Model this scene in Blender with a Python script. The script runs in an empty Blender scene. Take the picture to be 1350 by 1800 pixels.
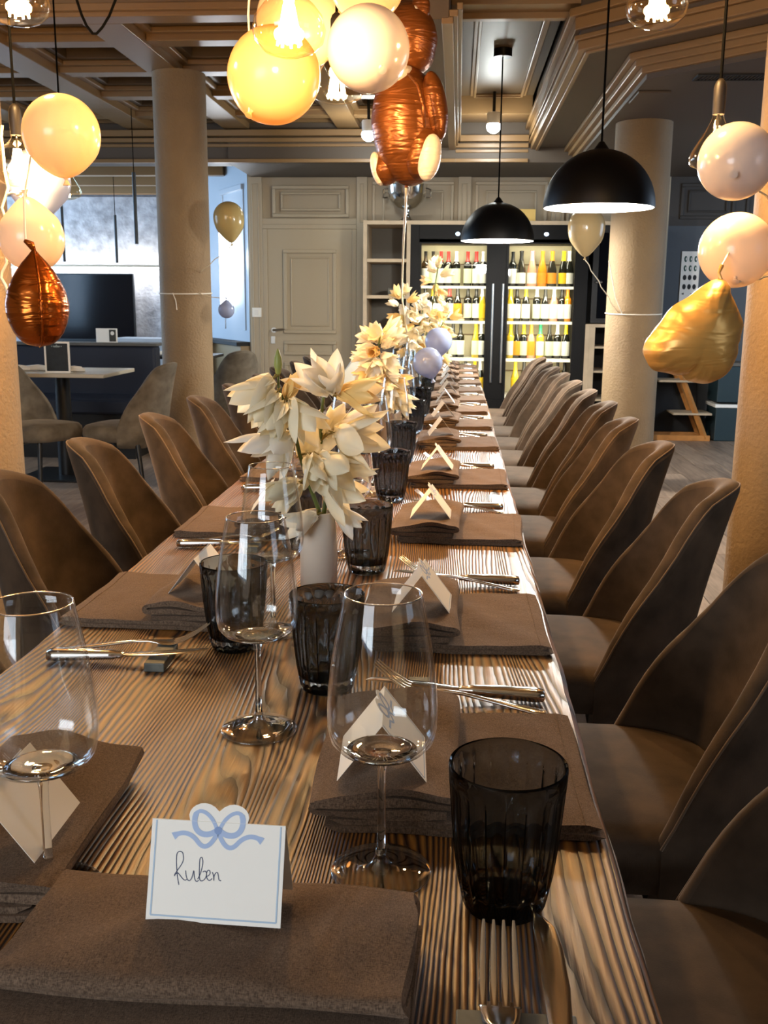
import bpy, math, random
from mathutils import Vector, Matrix
R = math.radians
PI = math.pi
C = bpy.context.scene.collection
SC = bpy.context.scene

# ------------------------------------------------------------------ camera
EYE = Vector((0, 0, 1.25))
FPX = 1750.0                                   # focal length in pixels of the 1350 x 1800 frame
yc = Vector((130, 370, -FPX)).normalized()     # world +Y (along the table) seen from the camera
zc = Vector((75, 9000, (75*130 + 9000*370)/FPX)).normalized()
xc = yc.cross(zc)
ROT = Matrix((xc, yc, zc))                     # camera axes -> world
cam = bpy.data.cameras.new('camera')
cam.sensor_fit = 'VERTICAL'; cam.sensor_height = 24.0; cam.lens = 24.0*FPX/1800.0
cam.clip_start = 0.02
cam.dof.use_dof = True; cam.dof.focus_distance = 1.15; cam.dof.aperture_fstop = 22.0
co = bpy.data.objects.new('camera', cam); C.objects.link(co)
co.matrix_world = Matrix.Translation(EYE) @ ROT.to_4x4()
SC.camera = co

# ------------------------------------------------------------------ world and exposure
w = bpy.data.worlds.new('world'); SC.world = w; w.use_nodes = True
bg = w.node_tree.nodes['Background']
bg.inputs[0].default_value = (0.55, 0.72, 1.0, 1); bg.inputs[1].default_value = 1.2
SC.view_settings.view_transform = 'Standard'; SC.view_settings.look = 'None'
SC.view_settings.gamma = 1.0; SC.view_settings.use_curve_mapping = False
SC.view_settings.exposure = 0.85
SC.cycles.transparent_max_bounces = 32
SC.cycles.sample_clamp_indirect = 6.0
SC.cycles.use_denoising = True

def area_light(name, loc, target, sx, sy, power, col):
    l = bpy.data.lights.new(name, 'AREA'); l.shape = 'RECTANGLE'; l.size = sx; l.size_y = sy
    l.energy = power; l.color = col
    o = bpy.data.objects.new(name, l); C.objects.link(o); o.location = loc
    o.rotation_euler = (Vector(target)-Vector(loc)).to_track_quat('-Z', 'Y').to_euler()
    return o
# daylight entering through the real windows of the room (behind the camera and in the bay on the TV side); the far bar one is made up
area_light('daylight_near_window', (-2.6, -2.55, 1.7), (-2.0, 3, 0.9), 2.6, 1.6, 78, (0.88, 0.94, 1.0))
area_light('daylight_bay_window', (-6.45, 10.4, 1.6), (-2.2, 10.4, 1.2), 2.6, 1.7, 110, (0.42, 0.68, 1.0))
area_light('daylight_side_window', (-6.45, 7.0, 1.6), (-2.2, 7.0, 0.9), 2.0, 1.7, 30, (0.42, 0.68, 1.0))
area_light('daylight_bar_window', (3.95, 0.2, 1.7), (0.3, 1.4, 0.6), 1.6, 1.4, 5, (0.75, 0.86, 1.0))

area_light('added_far_bar_daylight', (4.05, 7.4, 1.6), (1.5, 8.3, 0.6), 1.8, 1.5, 26, (0.62, 0.78, 1.0))  # added light, source unseen, brightens the poster wall and the floor there

def point(name, loc, power, col, rad=0.03, parent=None):
    l = bpy.data.lights.new(name, 'POINT'); l.energy = power; l.color = col; l.shadow_soft_size = rad
    o = bpy.data.objects.new(name, l); C.objects.link(o); o.location = loc
    if parent: o.parent = parent
    return o
def spot(name, loc, power, col, ang, blend=0.5, rad=0.05, parent=None):
    l = bpy.data.lights.new(name, 'SPOT'); l.energy = power; l.color = col; l.shadow_soft_size = rad
    l.spot_size = R(ang); l.spot_blend = blend
    o = bpy.data.objects.new(name, l); C.objects.link(o); o.location = loc
    if parent: o.parent = parent
    return o

# ------------------------------------------------------------------ helpers
def at(px, py, Y):
    """the point at depth Y seen at a pixel of the 1350 x 1800 photograph"""
    d = ROT @ Vector((px-675, 900-py, -FPX)); t = (Y-EYE.y)/d.y
    return EYE + d*t

class G:
    """collects vertices and faces of one mesh"""
    def __init__(s): s.v = []; s.f = []
    def add(s, vs, fs):
        n = len(s.v); s.v += [tuple(p) for p in vs]; s.f += [tuple(i+n for i in q) for q in fs]; return s
    def box(s, x0, x1, y0, y1, z0, z1):
        return s.add([(x0,y0,z0),(x1,y0,z0),(x1,y1,z0),(x0,y1,z0),(x0,y0,z1),(x1,y0,z1),(x1,y1,z1),(x0,y1,z1)],
              [(0,3,2,1),(4,5,6,7),(0,1,5,4),(1,2,6,5),(2,3,7,6),(3,0,4,7)])
    def prism(s, pts, z0, z1):
        n = len(pts)
        vs = [(x,y,z0) for x,y in pts]+[(x,y,z1) for x,y in pts]
        fs = [tuple(range(n))[::-1], tuple(range(n, 2*n))]+[(i,(i+1)%n,n+(i+1)%n,n+i) for i in range(n)]
        return s.add(vs, fs)
    def lathe(s, prof, n=32, mod=None, cap0=True, cap1=True):
        vs = []; m = len(prof)
        for r, z in prof:
            for k in range(n):
                a = 2*PI*k/n; q = r*(mod(a, z, r) if mod else 1.0)
                vs.append((q*math.cos(a), q*math.sin(a), z))
        fs = []
        for i in range(m-1):
            for k in range(n):
                k2 = (k+1) % n
                fs.append((i*n+k, i*n+k2, (i+1)*n+k2, (i+1)*n+k))
        if cap0: fs.append(tuple(range(n))[::-1])
        if cap1: fs.append(tuple((m-1)*n+k for k in range(n)))
        return s.add(vs, fs)
    def tube(s, pts, r, n=8, cap=True):
        pts = [Vector(p) for p in pts]; m = len(pts); vs = []
        up = None
        for i, p in enumerate(pts):
            d = (pts[min(i+1, m-1)]-pts[max(i-1, 0)]).normalized()
            if up is None:
                up = Vector((0, 0, 1)) if abs(d.z) < 0.9 else Vector((1, 0, 0))
            a = d.cross(up).normalized(); up = a.cross(d).normalized()
            rr = r[i] if isinstance(r, (list, tuple)) else r
            for k in range(n):
                t = 2*PI*k/n
                vs.append(p + a*(rr*math.cos(t)) + up*(rr*math.sin(t)))
        fs = [(i*n+k, i*n+(k+1) % n, (i+1)*n+(k+1) % n, (i+1)*n+k) for i in range(m-1) for k in range(n)]
        if cap: fs += [tuple(range(n))[::-1], tuple((m-1)*n+k for k in range(n))]
        return s.add(vs, fs)
    def grid(s, fn, nu, nv, closeu=False):
        mu = nu if closeu else nu+1
        vs = [fn(i/nu, j/nv) for j in range(nv+1) for i in range(mu)]
        fs = [(j*mu+i, j*mu+(i+1) % mu, (j+1)*mu+(i+1) % mu, (j+1)*mu+i) for j in range(nv) for i in range(nu)]
        return s.add(vs, fs)
    def loft(s, secs, n=10):
        """secs: (x, y, z, half width y, half thickness z) along x: an elliptical bar"""
        vs = []
        for (x, y, z, hw, ht) in secs:
            for k in range(n):
                t = 2*PI*k/n; c, q = math.cos(t), math.sin(t)
                e = 0.7
                vs.append((x, y+hw*math.copysign(abs(c)**e, c), z+ht*math.copysign(abs(q)**e, q)))
        m = len(secs)
        fs = [(i*n+k, i*n+(k+1) % n, (i+1)*n+(k+1) % n, (i+1)*n+k) for i in range(m-1) for k in range(n)]
        fs += [tuple(range(n))[::-1], tuple((m-1)*n+k for k in range(n))]
        return s.add(vs, fs)
    def ball(s, c, rx, ry, rz, n=24, m=14):
        vs = []; fs = []
        for j in range(m+1):
            b = PI*j/m
            for k in range(n):
                a = 2*PI*k/n
                vs.append((c[0]+rx*math.sin(b)*math.cos(a), c[1]+ry*math.sin(b)*math.sin(a), c[2]-rz*math.cos(b)))
        fs = [(j*n+k, j*n+(k+1) % n, (j+1)*n+(k+1) % n, (j+1)*n+k) for j in range(m) for k in range(n)]
        return s.add(vs, fs)
    def xf(s, M):
        s.v = [tuple(M @ Vector(p)) for p in s.v]; return s
    def wob(s, fn):
        s.v = [fn(p) for p in s.v]; return s

def obj(name, g, m, parent=None, smooth=40, bevel=0, subd=0, loc=None, solid=0, label=None):
    me = bpy.data.meshes.new(name)
    me.from_pydata(g.v, [], g.f); me.validate(); me.update()
    o = bpy.data.objects.new(name, me); C.objects.link(o)
    if m is not None: me.materials.append(m)
    if smooth:
        me.shade_smooth()
        if smooth < 180: me.set_sharp_from_angle(angle=R(smooth))
    if parent is not None: o.parent = parent
    if loc is not None: o.location = loc
    if solid:
        md = o.modifiers.new('solid', 'SOLIDIFY'); md.thickness = solid; md.offset = 0
    if bevel:
        md = o.modifiers.new('bev', 'BEVEL'); md.width = bevel; md.segments = 2; md.limit_method = 'ANGLE'; md.angle_limit = R(40)
    if subd:
        md = o.modifiers.new('sub', 'SUBSURF'); md.levels = subd; md.render_levels = subd
    if label: o['label'] = label
    return o
def tag(o, label, cat, group=None):
    o['label'] = label; o['category'] = cat
    if group: o['group'] = group
    return o
def thing(name, label, cat, loc=(0, 0, 0), rz=0, group=None):
    o = bpy.data.objects.new(name, None); C.objects.link(o); o.empty_display_size = 0.05
    o.location = loc; o.rotation_euler = (0, 0, rz)
    return tag(o, label, cat, group)
def struct(o): o['kind'] = 'structure'; return o
KIDS = {}
def kids(o): return [c for c in o.children]
def dup(root, loc=None, rz=None, label=None, group=None):
    r = root.copy(); C.objects.link(r)
    if loc is not None: r.location = loc
    if rz is not None: r.rotation_euler = (0, 0, rz)
    if label: r['label'] = label
    if group: r['group'] = group
    for ch in list(root.children):
        c = ch.copy(); C.objects.link(c); c.parent = r
        for gch in list(ch.children):
            d = gch.copy(); C.objects.link(d); d.parent = c
    return r
ORD = ['first', 'second', 'third', 'fourth', 'fifth', 'sixth', 'seventh', 'eighth', 'ninth', 'tenth', 'eleventh', 'twelfth', 'thirteenth', 'fourteenth']

# ------------------------------------------------------------------ materials
def srgb(h):
    h = h.lstrip('#'); c = [int(h[i:i+2], 16)/255 for i in (0, 2, 4)]
    return tuple((x/12.92 if x <= 0.04045 else ((x+0.055)/1.055)**2.4) for x in c)+(1,)
def nodes(name):
    m = bpy.data.materials.new(name); m.use_nodes = True
    nt = m.node_tree; return m, nt, nt.nodes['Principled BSDF'], nt.nodes['Material Output']
def N(nt, t, **k):
    n = nt.nodes.new(t)
    for a, b in k.items(): setattr(n, a, b)
    return n
def mat(name, col, rough=0.5, metal=0.0, noise=0.0, nscale=20, bump=0.0, bscale=200, bdist=0.002, sheen=0, coat=0, spec=None, col2=None):
    m, nt, p, out = nodes(name)
    col = srgb(col) if isinstance(col, str) else tuple(col)+(1,)
    p.inputs['Base Color'].default_value = col
    p.inputs['Roughness'].default_value = rough; p.inputs['Metallic'].default_value = metal
    if sheen:
        p.inputs['Sheen Weight'].default_value = sheen; p.inputs['Sheen Roughness'].default_value = 0.45
        p.inputs['Sheen Tint'].default_value = tuple(min(1, c*2.2+0.15) for c in col[:3])+(1,)
    if coat: p.inputs['Coat Weight'].default_value = coat; p.inputs['Coat Roughness'].default_value = 0.15
    if spec is not None: p.inputs['Specular IOR Level'].default_value = spec
    tc = N(nt, 'ShaderNodeTexCoord')
    if noise:
        nz = N(nt, 'ShaderNodeTexNoise'); nz.inputs['Scale'].default_value = nscale; nz.inputs['Detail'].default_value = 5
        nt.links.new(tc.outputs['Object'], nz.inputs['Vector'])
        rp = N(nt, 'ShaderNodeValToRGB'); rp.color_ramp.elements[0].position = 0.3; rp.color_ramp.elements[1].position = 0.7
        rp.color_ramp.elements[0].color = tuple(c*(1-noise) for c in col[:3])+(1,)
        rp.color_ramp.elements[1].color = (srgb(col2) if col2 else tuple(min(1, c*(1+noise)) for c in col[:3])+(1,))
        nt.links.new(nz.outputs['Fac'], rp.inputs['Fac']); nt.links.new(rp.outputs['Color'], p.inputs['Base Color'])
    if bump:
        nb = N(nt, 'ShaderNodeTexNoise'); nb.inputs['Scale'].default_value = bscale; nb.inputs['Detail'].default_value = 4
        nt.links.new(tc.outputs['Object'], nb.inputs['Vector'])
        b = N(nt, 'ShaderNodeBump'); b.inputs['Strength'].default_value = bump; b.inputs['Distance'].default_value = bdist
        nt.links.new(nb.outputs['Fac'], b.inputs['Height']); nt.links.new(b.outputs['Normal'], p.inputs['Normal'])
    return m
def emit(name, col, s):
    m, nt, p, out = nodes(name)
    p.inputs['Base Color'].default_value = srgb(col) if isinstance(col, str) else tuple(col)+(1,)
    p.inputs['Emission Color'].default_value = srgb(col) if isinstance(col, str) else tuple(col)+(1,)
    p.inputs['Emission Strength'].default_value = s
    return m
def thin_glass(name, tint=(0.97, 0.98, 0.98), base=0.035, edge=0.75, power=3.2, gcol=(1, 1, 1)):
    """a thin clear wall: passes light, mirrors at grazing angles"""
    m, nt, p, out = nodes(name); nt.nodes.remove(p)
    tr = N(nt, 'ShaderNodeBsdfTransparent'); tr.inputs[0].default_value = tint+(1,)
    gl = N(nt, 'ShaderNodeBsdfGlossy'); gl.inputs['Roughness'].default_value = 0.02; gl.inputs['Color'].default_value = gcol+(1,)
    lw = N(nt, 'ShaderNodeLayerWeight'); lw.inputs[0].default_value = 0.5
    pw = N(nt, 'ShaderNodeMath', operation='POWER'); pw.inputs[1].default_value = power
    mu = N(nt, 'ShaderNodeMath', operation='MULTIPLY_ADD'); mu.inputs[1].default_value = edge; mu.inputs[2].default_value = base
    mx = N(nt, 'ShaderNodeMixShader')
    L = nt.links.new
    L(lw.outputs['Facing'], pw.inputs[0]); L(pw.outputs[0], mu.inputs[0]); L(mu.outputs[0], mx.inputs[0])
    L(tr.outputs[0], mx.inputs[1]); L(gl.outputs[0], mx.inputs[2]); L(mx.outputs[0], out.inputs[0])
    return m
def solid_glass(name, col, rough=0.0, ior=1.47):
    m, nt, p, out = nodes(name); nt.nodes.remove(p)
    g = N(nt, 'ShaderNodeBsdfGlass'); g.inputs['Color'].default_value = tuple(col)+(1,)
    g.inputs['Roughness'].default_value = rough; g.inputs['IOR'].default_value = ior
    nt.links.new(g.outputs[0], out.inputs[0]); return m
def latex(name, col, trans=0.45):
    """balloon skin: part of the light goes through"""
    m, nt, p, out = nodes(name)
    c = srgb(col)
    p.inputs['Base Color'].default_value = c; p.inputs['Roughness'].default_value = 0.18
    tl = N(nt, 'ShaderNodeBsdfTranslucent'); tl.inputs[0].default_value = c
    mx = N(nt, 'ShaderNodeMixShader'); mx.inputs[0].default_value = trans
    nt.links.new(p.outputs[0], mx.inputs[1]); nt.links.new(tl.outputs[0], mx.inputs[2]); nt.links.new(mx.outputs[0], out.inputs[0])
    return m

def wood_table():
    m, nt, p, out = nodes('brushed_wood'); L = nt.links.new
    tc = N(nt, 'ShaderNodeTexCoord')
    mp = N(nt, 'ShaderNodeMapping'); mp.inputs['Scale'].default_value = (5.0, 0.55, 1.0)
    L(tc.outputs['Object'], mp.inputs['Vector'])
    n1 = N(nt, 'ShaderNodeTexNoise'); n1.inputs['Scale'].default_value = 1.15; n1.inputs['Detail'].default_value = 1.2; n1.inputs['Roughness'].default_value = 0.4
    n1.inputs['Distortion'].default_value = 0.7
    L(mp.outputs[0], n1.inputs['Vector'])
    sx = N(nt, 'ShaderNodeSeparateXYZ'); L(tc.outputs['Object'], sx.inputs[0])
    a = N(nt, 'ShaderNodeMath', operation='MULTIPLY_ADD'); a.inputs[1].default_value = 1.45; L(n1.outputs['Fac'], a.inputs[0])
    xm = N(nt, 'ShaderNodeMath', operation='MULTIPLY'); xm.inputs[1].default_value = 6.5; L(sx.outputs['X'], xm.inputs[0]); L(xm.outputs[0], a.inputs[2])
    fr = N(nt, 'ShaderNodeMath', operation='MULTIPLY'); fr.inputs[1].default_value = 150.0
    m4 = N(nt, 'ShaderNodeMapping'); m4.inputs['Scale'].default_value = (22, 3.2, 1); L(tc.outputs['Object'], m4.inputs['Vector'])
    n4 = N(nt, 'ShaderNodeTexNoise'); n4.inputs['Scale'].default_value = 1.0; n4.inputs['Detail'].default_value = 3; L(m4.outputs[0], n4.inputs['Vector'])
    a4 = N(nt, 'ShaderNodeMath', operation='MULTIPLY_ADD'); a4.inputs[1].default_value = 0.075; L(n4.outputs['Fac'], a4.inputs[0]); L(a.outputs[0], a4.inputs[2]); L(a4.outputs[0], fr.inputs[0])
    sn = N(nt, 'ShaderNodeMath', operation='SINE'); L(fr.outputs[0], sn.inputs[0])
    ring = N(nt, 'ShaderNodeMath', operation='MULTIPLY_ADD'); ring.inputs[1].default_value = 0.5; ring.inputs[2].default_value = 0.5; L(sn.outputs[0], ring.inputs[0])
    # fine fibre streaks along the board
    m2 = N(nt, 'ShaderNodeMapping'); m2.inputs['Scale'].default_value = (260, 7, 1); L(tc.outputs['Object'], m2.inputs['Vector'])
    n2 = N(nt, 'ShaderNodeTexNoise'); n2.inputs['Scale'].default_value = 1.0; n2.inputs['Detail'].default_value = 3; L(m2.outputs[0], n2.inputs['Vector'])
    m3 = N(nt, 'ShaderNodeMapping'); m3.inputs['Scale'].default_value = (9, 1.6, 1); L(tc.outputs['Object'], m3.inputs['Vector'])
    n3 = N(nt, 'ShaderNodeTexNoise'); n3.inputs['Scale'].default_value = 1.0; n3.inputs['Detail'].default_value = 4; L(m3.outputs[0], n3.inputs['Vector'])
    # narrow dark valleys between broad ridges, edges frayed by the fibres
    w0 = N(nt, 'ShaderNodeMath', operation='POWER'); w0.inputs[1].default_value = 0.42; L(ring.outputs[0], w0.inputs[0])
    h2 = N(nt, 'ShaderNodeMath', operation='MULTIPLY_ADD'); h2.inputs[1].default_value = 0.5; L(n2.outputs['Fac'], h2.inputs[0]); L(w0.outputs[0], h2.inputs[2])
    hs = N(nt, 'ShaderNodeMath', operation='MULTIPLY'); hs.inputs[1].default_value = 0.72; L(h2.outputs[0], hs.inputs[0])
    rp = N(nt, 'ShaderNodeValToRGB')
    e = rp.color_ramp.elements; e[0].position = 0.30; e[0].color = srgb('#251407'); e[1].position = 1.0; e[1].color = srgb('#ab7a35')
    k = rp.color_ramp.elements.new(0.58); k.color = srgb('#4e2f11')
    k = rp.color_ramp.elements.new(0.84); k.color = srgb('#845822')
    L(hs.outputs[0], rp.inputs['Fac'])
    r3 = N(nt, 'ShaderNodeValToRGB'); r3.color_ramp.elements[0].position = 0.3; r3.color_ramp.elements[0].color = (0.60, 0.57, 0.53, 1)
    r3.color_ramp.elements[1].position = 0.72; r3.color_ramp.elements[1].color = (1.0, 1.0, 1.0, 1); L(n3.outputs['Fac'], r3.inputs['Fac'])
    mx = N(nt, 'ShaderNodeMix', data_type='RGBA', blend_type='MULTIPLY'); mx.inputs[0].default_value = 1.0
    L(rp.outputs[0], mx.inputs[6]); L(r3.outputs[0], mx.inputs[7]); L(mx.outputs[2], p.inputs['Base Color'])
    p.inputs['Roughness'].default_value = 0.50
    p.inputs['Coat Weight'].default_value = 0.28; p.inputs['Coat Roughness'].default_value = 0.33; p.inputs['Coat IOR'].default_value = 1.7
    hb = N(nt, 'ShaderNodeMath', operation='MULTIPLY_ADD'); hb.inputs[1].default_value = 0.40; L(n2.outputs['Fac'], hb.inputs[0]); L(w0.outputs[0], hb.inputs[2])
    b = N(nt, 'ShaderNodeBump'); b.inputs['Strength'].default_value = 1.0; b.inputs['Distance'].default_value = 0.0017
    L(hb.outputs[0], b.inputs['Height']); L(b.outputs[0], p.inputs['Normal'])
    bc_ = N(nt, 'ShaderNodeBump'); bc_.inputs['Strength'].default_value = 0.55; bc_.inputs['Distance'].default_value = 0.0012
    L(hb.outputs[0], bc_.inputs['Height']); L(bc_.outputs[0], p.inputs['Coat Normal'])
    return m

def velvet():
    m, nt, p, out = nodes('brown_velvet'); L = nt.links.new
    tc = N(nt, 'ShaderNodeTexCoord')
    n1 = N(nt, 'ShaderNodeTexNoise'); n1.inputs['Scale'].default_value = 14; n1.inputs['Detail'].default_value = 6; L(tc.outputs['Object'], n1.inputs['Vector'])
    rp = N(nt, 'ShaderNodeValToRGB'); rp.color_ramp.elements[0].position = 0.3; rp.color_ramp.elements[0].color = srgb('#33291f')
    rp.color_ramp.elements[1].position = 0.75; rp.color_ramp.elements[1].color = srgb('#524234')
    L(n1.outputs['Fac'], rp.inputs[0]); L(rp.outputs[0], p.inputs['Base Color'])
    p.inputs['Roughness'].default_value = 0.85; p.inputs['Specular IOR Level'].default_value = 0.2
    p.inputs['Sheen Weight'].default_value = 0.30; p.inputs['Sheen Roughness'].default_value = 0.4; p.inputs['Sheen Tint'].default_value = srgb('#c2ad94')
    mp = N(nt, 'ShaderNodeMapping'); mp.inputs['Scale'].default_value = (500, 500, 90); L(tc.outputs['Object'], mp.inputs['Vector'])
    n2 = N(nt, 'ShaderNodeTexNoise'); n2.inputs['Scale'].default_value = 1; n2.inputs['Detail'].default_value = 2; L(mp.outputs[0], n2.inputs['Vector'])
    b = N(nt, 'ShaderNodeBump'); b.inputs['Strength'].default_value = 0.25; b.inputs['Distance'].default_value = 0.001
    L(n2.outputs['Fac'], b.inputs['Height']); L(b.outputs[0], p.inputs['Normal'])
    return m
def linen():
    m, nt, p, out = nodes('brown_linen'); L = nt.links.new
    tc = N(nt, 'ShaderNodeTexCoord')
    mps = []
    for sc in ((1900, 330, 330), (330, 1900, 330)):
        mp = N(nt, 'ShaderNodeMapping'); mp.inputs['Scale'].default_value = sc; L(tc.outputs['Object'], mp.inputs['Vector'])
        nz = N(nt, 'ShaderNodeTexNoise'); nz.inputs['Scale'].default_value = 1; nz.inputs['Detail'].default_value = 2; L(mp.outputs[0], nz.inputs['Vector']); mps.append(nz)
    ad = N(nt, 'ShaderNodeMath', operation='ADD'); L(mps[0].outputs['Fac'], ad.inputs[0]); L(mps[1].outputs['Fac'], ad.inputs[1])
    hf = N(nt, 'ShaderNodeMath', operation='MULTIPLY'); hf.inputs[1].default_value = 0.5; L(ad.outputs[0], hf.inputs[0])
    rp = N(nt, 'ShaderNodeValToRGB'); rp.color_ramp.elements[0].position = 0.38; rp.color_ramp.elements[0].color = srgb('#423429')
    rp.color_ramp.elements[1].position = 0.64; rp.color_ramp.elements[1].color = srgb('#715d4c')
    L(hf.outputs[0], rp.inputs[0]); L(rp.outputs[0], p.inputs['Base Color'])
    p.inputs['Roughness'].default_value = 0.9; p.inputs['Specular IOR Level'].default_value = 0.15
    p.inputs['Sheen Weight'].default_value = 0.25; p.inputs['Sheen Tint'].default_value = srgb('#b59a86')
    n3 = N(nt, 'ShaderNodeTexNoise'); n3.inputs['Scale'].default_value = 17; n3.inputs['Detail'].default_value = 3; L(tc.outputs['Object'], n3.inputs['Vector'])
    b2 = N(nt, 'ShaderNodeBump'); b2.inputs['Strength'].default_value = 0.5; b2.inputs['Distance'].default_value = 0.006; L(n3.outputs['Fac'], b2.inputs['Height'])
    b = N(nt, 'ShaderNodeBump'); b.inputs['Strength'].default_value = 0.3; b.inputs['Distance'].default_value = 0.0004
    L(hf.outputs[0], b.inputs['Height']); L(b2.outputs[0], b.inputs['Normal']); L(b.outputs[0], p.inputs['Normal'])
    return m
def plank_mat():
    m, nt, p, out = nodes('floor_wood'); L = nt.links.new
    tc = N(nt, 'ShaderNodeTexCoord'); oi = N(nt, 'ShaderNodeObjectInfo')
    mp = N(nt, 'ShaderNodeMapping'); mp.inputs['Scale'].default_value = (12, 1.2, 1); L(tc.outputs['Object'], mp.inputs['Vector'])
    ad = N(nt, 'ShaderNodeVectorMath', operation='ADD'); L(mp.outputs[0], ad.inputs[0])
    ml = N(nt, 'ShaderNodeVectorMath', operation='SCALE'); ml.inputs[0].default_value = (37, 19, 5); L(oi.outputs['Random'], ml.inputs['Scale']); L(ml.outputs[0], ad.inputs[1])
    n1 = N(nt, 'ShaderNodeTexNoise'); n1.inputs['Scale'].default_value = 2.0; n1.inputs['Detail'].default_value = 6; n1.inputs['Distortion'].default_value = 1.5; L(ad.outputs[0], n1.inputs['Vector'])
    mt = N(nt, 'ShaderNodeMath', operation='MULTIPLY_ADD'); mt.inputs[1].default_value = 0.25; L(oi.outputs['Random'], mt.inputs[0]); L(n1.outputs['Fac'], mt.inputs[2])
    rp = N(nt, 'ShaderNodeValToRGB'); rp.color_ramp.elements[0].position = 0.35; rp.color_ramp.elements[0].color = srgb('#5f5044')
    rp.color_ramp.elements[1].position = 0.9; rp.color_ramp.elements[1].color = srgb('#a08a76')
    L(mt.outputs[0], rp.inputs[0]); L(rp.outputs[0], p.inputs['Base Color']); p.inputs['Roughness'].default_value = 0.42
    return m
def stucco():
    m, nt, p, out = nodes('column_stucco'); L = nt.links.new
    tc = N(nt, 'ShaderNodeTexCoord')
    p.inputs['Base Color'].default_value = srgb('#8a7558'); p.inputs['Roughness'].default_value = 0.8
    n0 = N(nt, 'ShaderNodeTexNoise'); n0.inputs['Scale'].default_value = 3; n0.inputs['Detail'].default_value = 6; L(tc.outputs['Object'], n0.inputs['Vector'])
    rp = N(nt, 'ShaderNodeValToRGB'); rp.color_ramp.elements[0].color = srgb('#755f47'); rp.color_ramp.elements[1].color = srgb('#98815f'); L(n0.outputs['Fac'], rp.inputs[0]); L(rp.outputs[0], p.inputs['Base Color'])
    n1 = N(nt, 'ShaderNodeTexNoise'); n1.inputs['Scale'].default_value = 75; n1.inputs['Detail'].default_value = 3; L(tc.outputs['Object'], n1.inputs['Vector'])
    b = N(nt, 'ShaderNodeBump'); b.inputs['Strength'].default_value = 0.7; b.inputs['Distance'].default_value = 0.006; L(n1.outputs['Fac'], b.inputs['Height']); L(b.outputs[0], p.inputs['Normal'])
    return m
def foil(name, col, scale=16, strength=0.5, rough=0.24, metal=0.75):
    m, nt, p, out = nodes(name); L = nt.links.new
    p.inputs['Base Color'].default_value = srgb(col); p.inputs['Roughness'].default_value = rough; p.inputs['Metallic'].default_value = metal
    tc = N(nt, 'ShaderNodeTexCoord')
    mp = N(nt, 'ShaderNodeMapping'); mp.inputs['Scale'].default_value = (0.45, 0.45, 2.4); L(tc.outputs['Object'], mp.inputs['Vector'])
    n1 = N(nt, 'ShaderNodeTexNoise'); n1.inputs['Scale'].default_value = scale; n1.inputs['Detail'].default_value = 2; n1.inputs['Distortion'].default_value = 1.2; L(mp.outputs[0], n1.inputs['Vector'])
    b = N(nt, 'ShaderNodeBump'); b.inputs['Strength'].default_value = strength; b.inputs['Distance'].default_value = 0.02; L(n1.outputs['Fac'], b.inputs['Height']); L(b.outputs[0], p.inputs['Normal'])
    return m

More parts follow.
